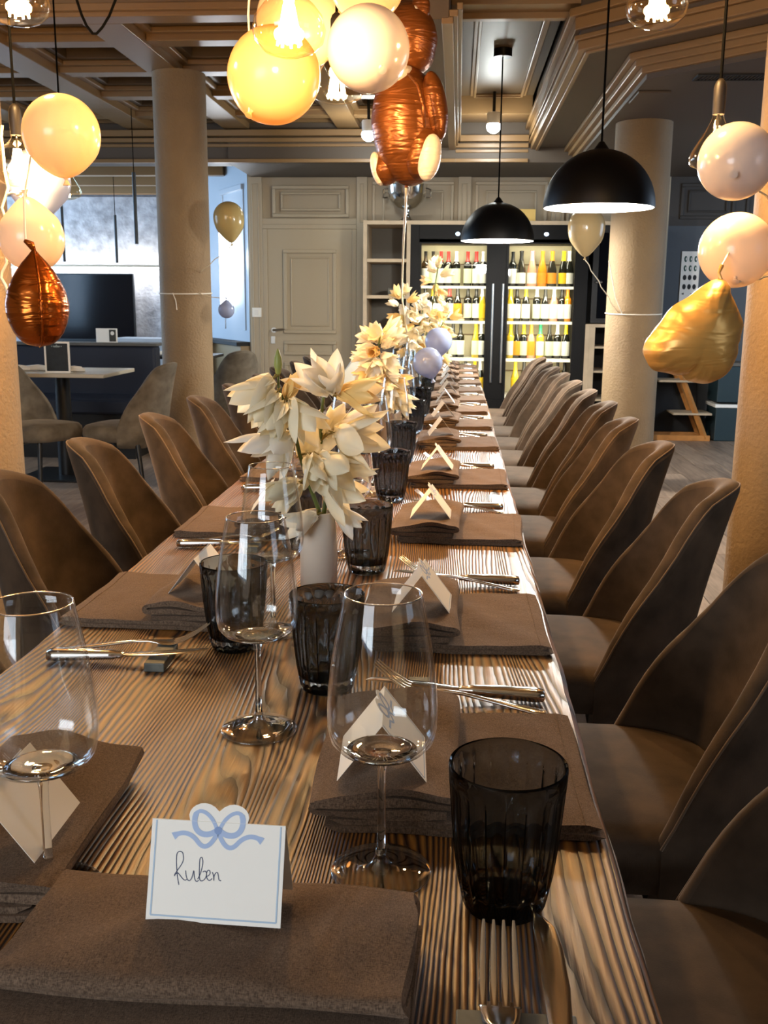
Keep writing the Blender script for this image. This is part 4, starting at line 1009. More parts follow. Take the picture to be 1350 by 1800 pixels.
spray('loose tall pair of yellow and cream flower spikes in the third vase', 'brown ceramic vase of the two tall flower spikes, third from the name card',
      V3.x, 5.2, 0.45, [(0.145, 0.02, 0.66), (-0.035, -0.02, 0.52), (0.05, 0.0, 0.46), (0.20, 0.04, 0.43)], 16, 0.070, 12, [5, 2, 4], vh=0.20, spread=0.075)

# ------------------------------------------------------------------ pendant lamps
AMB = (1.0, 0.62, 0.29)
def filament_lamp(px, py, Y, shape, power, label, cord_px=None, rx=None, size=1.0):
    c = at(px, py, Y)
    t = thing('filament_pendant', label, 'pendant lamp', c, 0, 'filament bulb pendants')
    s = size
    if shape == 'round':
        prof = [(0.014, 0.092), (0.017, 0.075), (0.030, 0.060), (0.055, 0.042), (0.074, 0.018), (0.080, -0.008), (0.074, -0.034), (0.052, -0.054), (0.024, -0.063), (0.0005, -0.065)]
        zs = 0.092
    else:
        prof = [(0.014, 0.115), (0.018, 0.095), (0.034, 0.062), (0.056, 0.028), (0.072, 0.0), (0.078, -0.020), (0.072, -0.038), (0.045, -0.049), (0.018, -0.053), (0.0005, -0.054)]
        zs = 0.115
    prof = [(r*s, z*s) for r, z in prof]; zs *= s
    obj('bulb_glass', G().lathe(prof[::-1], 40, cap0=False, cap1=False), M['bulb'], t, smooth=180)
    obj('socket', G().lathe([(0.0005, zs-0.006), (0.0175*s, zs-0.006), (0.0185*s, zs+0.03), (0.0185*s, zs+0.06), (0.014*s, zs+0.072), (0.005, zs+0.08), (0.0005, zs+0.08)], 20), M['brass'], t, smooth=50)
    # filament: glowing wire strands, thickened to stand for the bulb's bloom
    f = G()
    for k in range(8):
        a = 2*PI*k/8; a2 = a+PI/8
        f.tube([(0.010*s*math.cos(a), 0.010*s*math.sin(a), zs*0.45), (0.026*s*math.cos(a), 0.026*s*math.sin(a), -0.040*s)], 0.0028*s, 6)
        f.tube([(0.026*s*math.cos(a), 0.026*s*math.sin(a), -0.040*s), (0.008*s*math.cos(a2), 0.012*s*math.sin(a2), zs*0.5)], 0.0028*s, 6)
    obj('filament', f, M['filament'], t, smooth=180)
    obj('filament_holder', G().tube([(0, 0, zs), (0, 0, zs*0.4)], 0.003, 8), M['brass'], t)
    top = ZC-c.z if c.y < 5.3 else 2.83-c.z
    cx = (cord_px-c.x) if cord_px is not None else 0.0
    obj('cord', G().tube([(0, 0, zs+0.075), (cx*0.5, 0, (zs+0.075+top)/2), (cx, 0, top)], 0.0042, 8), M['cord'], t)
    obj('ceiling_rose', G().lathe([(0.0005, top-0.03), (0.045, top-0.03), (0.045, top), (0.0005, top)], 24), M['black'], t).location = (cx, 0, 0)
    point('bulb_light', (0, 0, 0), power*1.7, AMB, 0.035*s, t)
    return t
filament_lamp(508, 45, 2.30, 'round', 17, 'amber globe bulb glowing before the orange balloon over the table')
filament_lamp(592, 148, 3.10, 'pear', 13, 'amber pear shaped bulb hanging under the white balloon over the table')
filament_lamp(32, 0, 2.75, 'round', 16, 'amber globe bulb at the top corner on the TV bay side')
filament_lamp(32, 290, 2.95, 'round', 13, 'bright globe bulb hanging in front of the pale blue balloon', size=0.95)
filament_lamp(112, 330, 4.6, 'pear', 5, 'pear shaped bulb hanging just under the peach balloon', size=1.0)
filament_lamp(1155, 5, 2.65, 'round', 13, 'amber globe bulb hanging alone by the stepped soffit', size=0.93)
filament_lamp(1258, 268, 2.75, 'pear', 9, 'pear shaped bulb half hidden by the white balloon at the thick column', size=0.85)
cs = thing('swag_cord', 'black cord hanging in a V below the ceiling beam', 'cord', at(168, 58, 3.4))
b0 = at(168, 58, 3.4)
obj('cord', G().tube([at(118, -60, 3.4)-b0, at(135, 0, 3.4)-b0, at(143, 25, 3.4)-b0, at(152, 45, 3.4)-b0, at(163, 59, 3.4)-b0, at(170, 59, 3.4)-b0, at(180, 48, 3.4)-b0, at(192, 28, 3.4)-b0, at(203, 0, 3.4)-b0, at(215, -60, 3.4)-b0], 0.0045, 8), M['cord'], cs, smooth=180)
g = G()
obj('cord_hook', G().tube([at(118, -60, 3.4)-b0, (at(118, -60, 3.4)-b0).x*Vector((1, 0, 0))+Vector((0, 0, ZC-b0.z))], 0.0045, 8), M['cord'], cs)
obj('cord_hook', G().tube([at(215, -60, 3.4)-b0, (at(215, -60, 3.4)-b0).x*Vector((1, 0, 0))+Vector((0, 0, ZC-b0.z))], 0.0045, 8), M['cord'], cs)
cs2 = filament_lamp(100, -14, 3.0, 'round', 0.01, 'x') if False else None

def dome_lamp(px, pyt, pyr, Y, rad, power, label, ztop):
    rim = at(px, pyr, Y); t = thing('dome_pendant', label, 'pendant lamp', rim, 0, 'black dome pendants')
    H = rad*1.02
    def prof(r0, sgn): return [(r0*math.cos(a)+0.0003, H*r0/rad*math.sin(a)) for a in [R(90)*k/14 for k in range(15)]]
    o = prof(rad, 1); i = [(r, z) for r, z in prof(rad-0.006, 1)]
    obj('shade', G().lathe(o, 64, cap0=False, cap1=False), M['blackm'], t, smooth=180)
    obj('shade_lining', G().lathe(i[::-1], 64, cap0=False, cap1=False), M['white'], t, smooth=180)
    obj('rim', G().lathe([(rad-0.006, 0), (rad, 0), (rad, 0.006), (rad-0.006, 0.006)], 64, cap0=False, cap1=False), M['blackm'], t, smooth=60)
    obj('diffuser', G().lathe([(0.0005, 0.012), (rad*0.97, 0.012), (rad*0.97, 0.016), (0.0005, 0.016)], 64), M['ledlamp'], t, smooth=40)
    obj('cap', G().lathe([(0.0005, H+0.035), (0.012, H+0.03), (0.035, H-0.002), (0.0005, H-0.004)], 24), M['steelb'] if rad < 0 else M['blackm'], t)
    obj('cord', G().tube([(0, 0, H+0.03), (0, 0, ztop-rim.z)], 0.005, 8), M['cord'], t)
    obj('ceiling_rose', G().lathe([(0.0005, ztop-rim.z-0.05), (0.06, ztop-rim.z-0.05), (0.06, ztop-rim.z), (0.0005, ztop-rim.z)], 28), M['black'], t, smooth=40)
    point('lamp_light', (0, 0, -0.035), power*0.46, (1.0, 0.96, 0.88), 0.06, t)
    return t
dome_lamp(1052, 368, 366, 4.8, 0.252, 110, 'large black dome lamp hanging before the column with the beige balloon', ZC-0.0)
dome_lamp(874, 426, 424, 7.0, 0.247, 120, 'smaller looking black dome lamp hanging over the far chairs by the wine cooler', 2.86)
def rod_lamp(px, py0, py1, Y, label):
    a = at(px, py0, Y); b = at(px, py1, Y)
    t = thing('rod_pendant', label, 'pendant lamp', (a.x, Y, b.z), 0, 'black rod pendants')
    h = a.z-b.z; top = 2.83-b.z if Y < 8.9 else 2.62-b.z
    obj('rod', G().lathe([(0.0005, 0), (0.015, 0), (0.015, h), (0.0005, h)], 16), M['black'], t, smooth=50)
    obj('cord', G().tube([(0, 0, h), (0, 0, top)], 0.0035, 6), M['cord'], t)
    obj('ceiling_plate', G().box(-0.09, 0.09, -0.03, 0.03, top-0.03, top), M['black'], t, smooth=0)
rod_lamp(235, 303, 429, 8.2, 'longest black rod lamp, hanging before the plaster wall beside the column')
rod_lamp(202, 378, 462, 11.0, 'slim black rod lamp in the middle of the plaster wall')
rod_lamp(107, 345, 460, 10.2, 'black rod lamp partly behind the peach balloon of the TV bay side')
def ceiling_spot(px, py, Y, z, label, power):
    p = at(px, py, Y); t = thing('ceiling_spot', label, 'spotlight', (p.x, Y, z), 0, 'ceiling spots')
    d = z-p.z
    obj('spot_body', G().lathe([(0.0005, -d-0.04), (0.05, -d-0.05), (0.055, -d+0.05), (0.05, -d+0.06), (0.0005, -d+0.06)], 24), M['white'], t, smooth=50)
    obj('lens', G().ball((0, 0, -d-0.045), 0.056, 0.056, 0.05, 20, 12), M['spotw'], t, smooth=180)
    obj('mount', G().tube([(0, 0, -d+0.05), (0, 0, 0)], 0.012, 8), M['black'], t)
    point('spot_light', (0, 0, -d-0.15), power*0.9, (0.95, 1.0, 0.96), 0.05, t)
ceiling_spot(868, 212, 8.35, 2.86, 'bright round spotlight in the ceiling tray above the far dome lamp', 9)
ceiling_spot(648, 226, 8.2, 2.83, 'bright round spotlight between the coffers beside the bear balloon', 10)

# ------------------------------------------------------------------ balloons
LX = dict(orange=latex('orange_latex', '#fad695', 0.4), peach=latex('peach_latex', '#f4dcb4', 0.40), blush=latex('blush_latex', '#d3c7c0', 0.18), blue=latex('pale_blue_latex', '#a9b6d6', 0.35),
          beige=latex('beige_latex', '#bda77c', 0.25), sand=latex('sand_latex', '#eedcc6', 0.35), gold=latex('olive_gold_latex', '#bba974', 0.15))
def balloon(px, py, Y, rpx, m, label, neck=(0, 0, -1), stretch=1.08, group='latex balloons', ribbon=None, taper=1.0):
    c = at(px, py, Y); r = rpx/FPX*Y*1.0
    r *= (EYE-c).length/Y*0.985
    t = thing('balloon', label, 'balloon', c, 0, group)
    prof = []
    for k in range(31):
        a = PI*k/30; z = -math.cos(a); rr = math.sin(a)
        zz = z*stretch if z < 0 else z
        if z < -0.55: rr *= 1-0.28*taper*((-z-0.55)/0.45)**1.2; zz -= 0.16*taper*((-z-0.55)/0.45)**2
        prof.append((max(0.0006, rr*r*0.998), zz*r))
    rot = aim((-neck[0], -neck[1], -neck[2]))
    zb = prof[0][1]
    obj('balloon_skin', G().lathe(prof, 48, cap0=False, cap1=False).xf(rot), LX[m], t, smooth=180)
    obj('knot', G().lathe([(0.0005, zb-0.018), (0.010, zb-0.017), (0.007, zb-0.011), (0.0035, zb-0.005), (0.006, zb+0.002), (0.0005, zb+0.004)], 14).xf(rot), LX[m], t)
    e = rot @ Vector((0, 0, zb-0.015))
    if ribbon is not None:
        q = Vector(ribbon)-c
        pts = [e.lerp(q, k/10)+Vector((0.006*math.sin(k*2.1), 0, -0.04*math.sin(PI*k/10)*(0.3 if q.z > e.z else 0))) for k in range(11)]
        obj('ribbon', G().tube(pts, 0.0028, 6), M['ribbon'], t, smooth=180)
    return t
hang = lambda px, Y: tuple(Vector((at(px, 60, Y).x, Y, ZC)))
balloon(482, 132, 2.75, 75, 'orange', 'orange latex balloon, largest of the cluster over the table', (-0.35, -0.55, -0.75), 1.06, ribbon=hang(462, 2.95), taper=0.35)
balloon(647, 86, 2.62, 67, 'blush', 'blush white latex balloon in front of the bear balloon', (0.35, -0.75, -0.55), 1.03, ribbon=None, taper=0.2)
balloon(528, 40, 3.40, 70, 'peach', 'peach latex balloon behind the amber globe bulb of the table cluster', (0, 0, 1), 1.08, ribbon=hang(540, 3.0))
balloon(645, -32, 2.95, 60, 'peach', 'peach latex balloon cut by the top edge above the white one', (0, 0, 1), 1.08, ribbon=hang(600, 3.05))
balloon(108, 236, 2.62, 61, 'peach', 'round peach latex balloon above the bulb cluster by the warmly lit column', (0.05, 0.0, -1), 1.03, ribbon=None, taper=0.45)
balloon(68, 318, 3.15, 50, 'blue', 'pale blue latex balloon behind the glowing globe bulb', (0.2, -0.2, -1), 1.05, ribbon=(-1.49, 3.1, 1.4))
balloon(56, 420, 2.70, 52, 'sand', 'sand coloured latex balloon hanging neck up above the copper balloon', (-0.05, -0.1, 1), 1.12, ribbon=at(20, 335, 2.8))
balloon(1294, 284, 2.60, 60, 'blush', 'blush white balloon, upper of the pair at the thick column', (-0.25, -0.85, -0.35), 1.02, ribbon=(0.97, 3.02, 1.48), taper=0.15)
balloon(1294, 440, 2.76, 60, 'sand', 'sand coloured balloon, lower of the pair at the thick column', (-0.15, -0.7, -0.7), 1.02, ribbon=(0.955, 3.03, 1.36), taper=0.25)
balloon(1031, 398, 6.55, 31, 'beige', 'beige balloon floating beside the column before the wine cooler', (0, 0, -1), 1.45, ribbon=(1.065, 6.872, 1.185))
balloon(752, 637, 4.35, 26, 'blue', 'pale blue balloon lying on the glasses, front one of two', (0.3, 0.2, -1), 1.0)
balloon(771, 600, 4.75, 24, 'blue', 'pale blue balloon lying on the glasses, rear one of two', (0.2, 0.4, -1), 1.0)
balloon(398, 545, 6.55, 14, 'blue', 'tiny pale blue balloon hanging at the column beside the bay wall', (0, 0, 1), 1.05, ribbon=(-1.715, 6.63, 1.292))
balloon(402, 382, 6.5, 26, 'gold', 'olive gold balloon tied to the column beside the door', (0.1, 0, -1), 1.45, ribbon=(-1.705, 6.64, 1.42))

FO = dict(brown=foil('brown_foil', '#74421c', 15, 0.4, 0.30, 0.6), copper=foil('copper_foil', '#a4541a', 13, 0.35, 0.20, 0.85), gold=foil('gold_foil', '#d8a457', 9, 0.28, 0.36, 0.45), white=foil('white_foil', '#c9bfb0', 18, 0.3, 0.4, 0.0))
def inflated(outline, thick, nr=14, puck=0.0, pk=26, flat=0.55):
    """a foil cushion: outline (2-D) blown up on both sides, puckered along its seam"""
    n = len(outline); cx = sum(p[0] for p in outline)/n; cz = sum(p[1] for p in outline)/n
    g = G(); vs = []
    for side in (1, -1):
        for j in range(nr+1):
            s = j/nr
            for i, (x, z) in enumerate(outline):
                hgt = thick*(max(0.0, 1-s**2.4))**flat
                hgt *= 1+puck*math.sin(i*pk*2*PI/n+2*math.sin(i*5*2*PI/n))*s**5
                vs.append((cx+(x-cx)*s, -side*hgt, cz+(z-cz)*s))
    fs = []
    for sd in (0, 1):
        o = sd*(nr+1)*n
        for j in range(nr):
            for i in range(n):
                q = (o+j*n+i, o+j*n+(i+1) % n, o+(j+1)*n+(i+1) % n, o+(j+1)*n+i)
                fs.append(q if sd else q[::-1])
    g.add(vs, fs)
    return g
# copper drop balloon
cb = at(65, 528, 2.50); sc = 2.50/FPX*1.02
t = thing('foil_balloon', 'copper foil drop shaped balloon hanging by the warmly lit column', 'balloon', cb, 0, 'foil balloons')
prof = []
for k in range(41):
    a = k/40; z = -80+165*a
    KX = [(0, 0.5), (0.012, 14), (0.035, 24), (0.08, 33), (0.15, 41.5), (0.25, 48.5), (0.35, 52.5), (0.45, 53), (0.58, 48.5), (0.70, 40), (0.80, 30), (0.88, 20), (0.95, 9.5), (1.0, 3)]
    i_ = max(i for i in range(len(KX)-1) if KX[i][0] <= a); a0_, r0_ = KX[i_]; a1_, r1_ = KX[i_+1]
    rr = r0_+(r1_-r0_)*(a-a0_)/(a1_-a0_)
    prof.append((max(0.3, rr)*sc, z*sc))
def seam_mod(a, z, r):
    return 1-0.035*math.exp(-((a-R(300)) % (2*PI))**2*60)+0.012*math.sin(z*420)*math.exp(-(((a-R(300)+PI) % (2*PI))-PI)**2*3)
obj('balloon_skin', G().lathe(prof, 80, seam_mod, cap0=False, cap1=False), FO['copper'], t, smooth=180)
g = G(); g.tube([(prof[k][0]*1.0*math.cos(R(300)), prof[k][0]*math.sin(R(300)), prof[k][1]) for k in range(0, 41)], [0.0024+0.0012*(k % 2) for k in range(41)], 6)
obj('seam', g, FO['copper'], t, smooth=180)
obj('knot', G().tube([(0, 0, 84*sc), (-0.006, 0, 93*sc), (-0.022, 0, 100*sc)], [0.006, 0.010, 0.005], 8), FO['copper'], t)
obj('ribbon', G().tube([(-0.02, 0, 100*sc), (-0.03, 0.03, 0.25), (-0.02, 0.1, 0.42)], 0.0025, 6), M['ribbon'], t)
# gold heart balloon
hb = at(1225, 592, 2.62); sc = 2.62/FPX*1.03
t = thing('foil_balloon', 'crumpled gold foil heart balloon in front of the thick column', 'balloon', hb, R(8), 'foil balloons')
hp = [(1258,497),(1224,514),(1182,545),(1152,580),(1138,612),(1143,636),(1166,651),(1192,655),(1204,652),(1218,664),(1242,671),(1268,657),(1289,628),(1298,590),(1291,550),(1276,519)]
out = []
for i in range(len(hp)):
    p0, p1, p2, p3 = (hp[(i+d) % len(hp)] for d in (-1, 0, 1, 2))
    for q in range(5):
        u = q/5
        out.append(tuple((0.5*((2*p1[c])+(-p0[c]+p2[c])*u+(2*p0[c]-5*p1[c]+4*p2[c]-p3[c])*u*u+(-p0[c]+3*p1[c]-3*p2[c]+p3[c])*u**3)-(1225, 592)[c])*(sc, -sc)[c] for c in (0, 1)))
g = inflated(out, 0.085, 16, 0.16, 19)
random.seed(2); ph = [random.uniform(0, 6) for _ in range(8)]
g.wob(lambda p: (p[0]+0.004*math.sin(p[2]*60+ph[0]), p[1]+0.004*math.sin(p[0]*30+ph[1])*math.sin(p[2]*26+ph[2]), p[2]+0.004*math.sin(p[0]*70+ph[3])))
obj('balloon_skin', g, FO['gold'], t, smooth=180)
ex = max(out, key=lambda q: q[1])
obj('tail', G().tube([(ex[0], 0, ex[1]-0.006), (ex[0]-0.006, 0, ex[1]+0.012), (ex[0]+0.004, 0.01, ex[1]+0.03)], [0.006, 0.004, 0.006], 8), FO['gold'], t)
obj('ribbon', G().tube([(ex[0]+0.004, 0.01, ex[1]+0.03), (0.09, 0.05, ex[1]+0.07), (0.14, 0.12, ex[1]+0.12)], 0.0025, 6), M['ribbon'], t)
# teddy bear foil balloon
by = 3.60; bc = at(722, 215, by); k_ = by/FPX*1.03
t = thing('bear_balloon', 'brown foil teddy bear balloon floating over the table', 'balloon', bc, 0, 'foil balloons')
def bl(px, py, dy=0.0): return at(px, py, by+dy)-bc
def blob(name, px, py, rx, ry, rz, m, tilt=0, dy=0, par=None, wr=0.05, seed=0):
    g = G().ball((0, 0, 0), rx*k_, ry*k_, rz*k_, 40, 26)
    rr = random.Random(seed); p = [rr.uniform(0, 6) for _ in range(6)]
    def wf(v):
        x, y, z = v
        w = 1+wr*(0.6*math.sin(z*55+p[0]+2*math.sin(x*20+p[1]))*0.5+0.5*math.sin(z*90+x*40+p[2])*0.4)
        return (x*w, y*w, z)
    g.wob(wf); g.xf(Matrix.Translation(bl(px, py, dy)) @ Matrix.Rotation(R(tilt), 4, 'Y'))
    return obj(name, g, FO[m], par or t, smooth=180)
blob('body', 716, 222, 57, 55, 93, 'brown', -6, 0, seed=1)
blob('head', 722, 68, 42, 46, 56, 'brown', -8, 0.02, seed=2)
blob('snout', 690, 80, 22, 24, 20, 'white', 0, -0.02, seed=12)
ear = blob('ear', 738, 18, 16, 12, 24, 'brown', 10, -0.02, seed=3)
blob('inner_ear', 733, 28, 6, 9, 16, 'white', -14, -0.035, ear, seed=4, wr=0.0)
blob('ear', 700, 10, 16, 12, 18, 'brown', -20, 0.08, seed=5)
blob('collar', 704, 140, 26, 40, 14, 'white', -38, -0.01, seed=6, wr=0.02)
blob('arm', 765, 186, 19, 22, 52, 'brown', -10, -0.06, seed=7)
blob('arm', 672, 190, 16, 20, 44, 'brown', 12, 0.10, seed=8)
lg = blob('leg', 742, 268, 28, 34, 42, 'brown', 12, -0.05, seed=9)
blob('foot_pad', 755, 277, 18, 17, 36, 'white', 10, -0.10, lg, seed=10, wr=0.03)
l2 = blob('leg', 682, 294, 25, 30, 30, 'brown', 25, 0.02, seed=11)
blob('foot_pad', 664, 297, 11, 18, 27, 'white', -14, 0.01, l2, seed=13, wr=0.03)
g = G(); g.tube([bl(717, 130, -0.10)+Vector((0, 0, 0)), bl(735, 150, -0.14), bl(744, 185, -0.15), bl(746, 225, -0.145)], [0.004, 0.006, 0.006, 0.004], 8)
obj('arm_seam', g, FO['brown'], t, smooth=180)
obj('neck_valve', G().tube([bl(716, 312), bl(715, 322), bl(714, 330)], [0.010, 0.006, 0.008], 8), FO['brown'], t, smooth=180)
obj('ribbon', G().tube([bl(714, 330), bl(713, 360, 0.3), bl(709, 430, 0.8), bl(706, 520, 1.5), Vector((V3.x-bc.x, 5.2-by, 0.95-bc.z))], 0.0045, 6), M['ribbon'], t, smooth=180)
# curly ribbon on the warmly lit column
rb = at(12, 400, 2.95)
t = thing('curling_ribbon', 'cream curling ribbon hanging down the warmly lit column among the balloons', 'ribbon', rb)
pxs = [(4, 220), (2, 240), (5, 265), (8, 300), (14, 330), (10, 345), (3, 365), (10, 385), (14, 398), (6, 415), (1, 432), (10, 447), (12, 462), (4, 478), (2, 488), (10, 502), (14, 520)]
obj('ribbon_strand', G().tube([at(x, y, 2.95)-rb for x, y in pxs], 0.0042, 6), M['ribbon'], t, smooth=180)
obj('ribbon_strand', G().tube([at(x, y, 2.95)-rb for x, y in [(14, 342), (22, 338), (35, 345), (44, 357)]], 0.004, 6), M['ribbon'], t, smooth=180)

# ------------------------------------------------------------------ wine cooler unit
U = thing('wine_cabinet', 'wide oak framed wine cabinet with two lit glass doors on the far wall', 'cabinet', (0, 0, 0))
YF, YB = 9.30, 9.84
def ub(name, x0, x1, z0, z1, y0=YF, y1=YB, m='ply', par=None, bev=0.002): return obj(name, G().box(x0, x1, y0, y1, z0, z1), M[m], par or U, smooth=0, bevel=bev)
ub('top_panel', -0.87, 1.83, 1.925, 1.96); ub('side_panel', -0.87, -0.835, 0.0, 1.925); ub('side_panel', -0.475, -0.44, 0.0, 1.925)
ub('side_panel', 1.16, 1.20, 0.0, 1.06, m='ply'); ub('side_panel', 1.79, 1.83, 0.0, 1.925); ub('plinth', -0.835, 1.79, 0.0, 0.06, YF+0.02, YB, 'dark')
ub('back_panel', -0.835, -0.475, 0.06, 1.925, YB-0.02, YB, 'shelfback')
for z in (0.30, 0.64, 0.96, 1.27, 1.595): ub('shelf', -0.835, -0.475, z, z+0.03, YF+0.005, YB-0.02)
# cooler carcass
ub('cooler_side', -0.44, -0.36, 0.06, 1.925, m='coolblack'); ub('cooler_side', 1.06, 1.16, 0.06, 1.925, m='coolblack')
ub('cooler_top', -0.36, 1.06, 1.77, 1.925, m='coolblack'); ub('cooler_bottom', -0.36, 1.06, 0.06, 0.36, m='coolblack')
ub('cooler_divider', 0.27, 0.43, 0.36, 1.77, YF+0.02, YB, 'coolblack')
ub('cooler_back', -0.36, 1.06, 0.36, 1.77, YB-0.03, YB, 'coolin')
for (x0, x1, wn) in ((-0.36, 0.27, 'first'), (0.43, 1.06, 'second')):
    for k, z in enumerate((0.395, 0.735, 1.075, 1.39)):
        sh = ub('cooler_shelf', x0+0.005, x1-0.005, z-0.022, z, YF+0.06, YB-0.03, 'ledwarm' if False else 'white')
        obj('shelf_light', G().box(x0+0.01, x1-0.01, YF+0.052, YF+0.06, z-0.024, z-0.002), M['ledwarm'], sh, smooth=0)
        ztop = (0.735, 1.075, 1.39, 1.77)[k]-0.03
        a = area_light('shelf_lamp', ((x0+x1)/2, YF+0.075, ztop), ((x0+x1)/2, YF+0.30, ztop-0.25), x1-x0-0.06, 0.03, 1.7, (1.0, 0.91, 0.68))
        ub('rail', x0+0.01, x1-0.01, z+0.20, z+0.212, YB-0.05, YB-0.04, 'sill')
    dr = bpy.data.objects.new('cooler_door', None); C.objects.link(dr); dr.parent = U
    obj('door_frame', G().box(x0, x0+0.02, YF, YF+0.03, 0.30, 1.80).box(x1-0.02, x1, YF, YF+0.03, 0.30, 1.80).box(x0+0.02, x1-0.02, YF, YF+0.03, 1.76, 1.80).box(x0+0.02, x1-0.02, YF, YF+0.03, 0.30, 0.36), M['coolblack'], dr, smooth=0)
    obj('door_pane', G().box(x0+0.02, x1-0.02, YF+0.010, YF+0.016, 0.36, 1.76), M['doorpane'], dr, smooth=0)
    hx = 0.315 if wn == 'first' else 0.405
    obj('door_handle', G().tube([(hx, YF-0.02, 0.52), (hx, YF-0.02, 1.41)], 0.011, 8), M['steelb'], dr, smooth=60)
    obj('handle_post', G().tube([(hx, YF+0.02, 0.6), (hx, YF-0.02, 0.6)], 0.006, 6).tube([(hx, YF+0.02, 1.33), (hx, YF-0.02, 1.33)], 0.006, 6), M['steelb'], dr)
    obj('indicator_light', G().ball(((x0+x1)/2+0.03, YF-0.004, 1.845), 0.02, 0.012, 0.016, 12, 8), emit('indicator_'+wn, (0.55, 0.75, 1.0), 4), U)
# tower behind the column: dark glass door above, open shelves below
ub('tower_back', 1.20, 1.79, 0.06, 1.925, YB-0.02, YB, 'dark'); ub('tower_shelf', 1.20, 1.79, 1.03, 1.06)
tw = bpy.data.objects.new('tower_door', None); C.objects.link(tw); tw.parent = U
obj('door_frame', G().box(1.20, 1.25, YF, YF+0.03, 1.07, 1.92).box(1.70, 1.79, YF, YF+0.03, 1.07, 1.92).box(1.25, 1.70, YF, YF+0.03, 1.86, 1.92).box(1.25, 1.70, YF, YF+0.03, 1.07, 1.11), M['black'], tw, smooth=0)
obj('door_pane', G().box(1.25, 1.70, YF+0.01, YF+0.016, 1.11, 1.86), M['tv'], tw, smooth=0)
obj('door_handle', G().tube([(1.275, YF, 1.43), (1.275, YF-0.05, 1.43), (1.22, YF-0.06, 1.43)], 0.012, 8), M['steelb'], tw)
for z in (0.36, 0.62, 0.84): ub('tower_shelf', 1.24, 1.75, z, z+0.018, YF+0.03, YB-0.02, 'ply')
ub('tower_frame', 1.20, 1.25, 0.06, 1.03, YF, YF+0.04); ub('tower_frame', 1.72, 1.79, 0.06, 1.03, YF, YF+0.04); ub('tower_rail', 1.25, 1.72, 0.06, 0.14, YF, YF+0.04)

# bottles, one by one
BM = dict(green=solid_glass('green_bottle_glass', (0.10, 0.16, 0.07)), dark=mat('dark_bottle_glass', '#15160f', 0.12, coat=0.5), clear=mat('rose_bottle_glass', '#f0a080', 0.15, coat=0.5),
          orange=mat('orange_bottle_glass', '#e08a1e', 0.15, coat=0.5), yellow=mat('yellow_bottle_glass', '#c9a92c', 0.15, coat=0.5), white=mat('white_label', '#f3efdf', 0.6), lyellow=mat('yellow_label', '#f0c51e', 0.6),
          lorange=mat('orange_label', '#e9961f', 0.6), red=mat('red_capsule', '#cf2f2a', 0.4), black=mat('black_capsule', '#151412', 0.4), cyellow=mat('yellow_capsule', '#f2c80f', 0.4), pink=mat('pink_capsule', '#ee9aa2', 0.4),
          cgreen=mat('green_capsule', '#2f9a68', 0.4), cwhite=mat('white_capsule', '#efeee6', 0.4), corange=mat('orange_capsule', '#e58a1c', 0.4), lgreen=mat('pale_green_label', '#dfe8bf', 0.6))
BNAME = dict(dark='dark', green='green', clear='rose', orange='orange', yellow='yellow'); 
LNAME = dict(white='white', lyellow='yellow', lorange='orange', lgreen='pale green')
CNAME = dict(red='red', black='black', cyellow='yellow', pink='pink', cgreen='green', cwhite='white', corange='orange')
def bottle_profile(kind):
    if kind == 'b': return [(0.0005, 0.004), (0.034, 0), (0.037, 0.006), (0.037, 0.175), (0.034, 0.195), (0.022, 0.212), (0.0145, 0.228), (0.0138, 0.285), (0.0150, 0.287), (0.0150, 0.297), (0.0005, 0.298)], 0.235
    if kind == 'g': return [(0.0005, 0.004), (0.036, 0), (0.039, 0.006), (0.039, 0.13), (0.036, 0.155), (0.028, 0.185), (0.020, 0.213), (0.0150, 0.240), (0.0140, 0.285), (0.0150, 0.297), (0.0005, 0.298)], 0.24
    return [(0.0005, 0.004), (0.040, 0), (0.043, 0.008), (0.043, 0.12), (0.040, 0.15), (0.031, 0.185), (0.021, 0.22), (0.0165, 0.245), (0.0165, 0.285), (0.0185, 0.292), (0.0185, 0.305), (0.0005, 0.308)], 0.225
BPR = {}
def bottle(px, py_ref, shelf_z, kind, body, lab, cap, label, group):
    x = at(px, py_ref, 9.52).x
    x = max(-0.315, min(0.225, x)) if px < 875 else max(0.475, min(1.012, x))
    key = (kind, body, lab, cap)
    if key in BPR: return dup(BPR[key], (x, 9.52, shelf_z), 0, label, group)
    t = thing('wine_bottle', label, 'bottle', (x, 9.52, shelf_z), 0, group)
    pr, zc = bottle_profile(kind)
    obj('bottle_body', G().lathe(pr, 20), BM[body], t, smooth=50)
    rb_ = pr[2][0]+0.0008
    hi = 0.150 if kind != 'c' else 0.118
    lg_ = G().grid(lambda a, b: Vector((rb_*math.sin((a-0.5)*3.6), -rb_*math.cos((a-0.5)*3.6), 0.026+(hi-0.026)*b)), 14, 2)
    obj('label', lg_, BM[lab], t, smooth=180)
    cp = [(r+0.0009, z) for r, z in pr if z >= zc-0.03][:-1]
    obj('capsule', G().lathe(cp+[(0.0005, cp[-1][1]+0.0015)], 16, cap0=False), BM[cap], t, smooth=50)
    t.scale = (1.0, 1.0, 1.05)
    BPR[key] = t
    return t
SZ = [1.39, 1.075, 0.735, 0.395]; SN = ['top', 'second', 'third', 'lowest']; PYR = [480, 545, 610, 675]
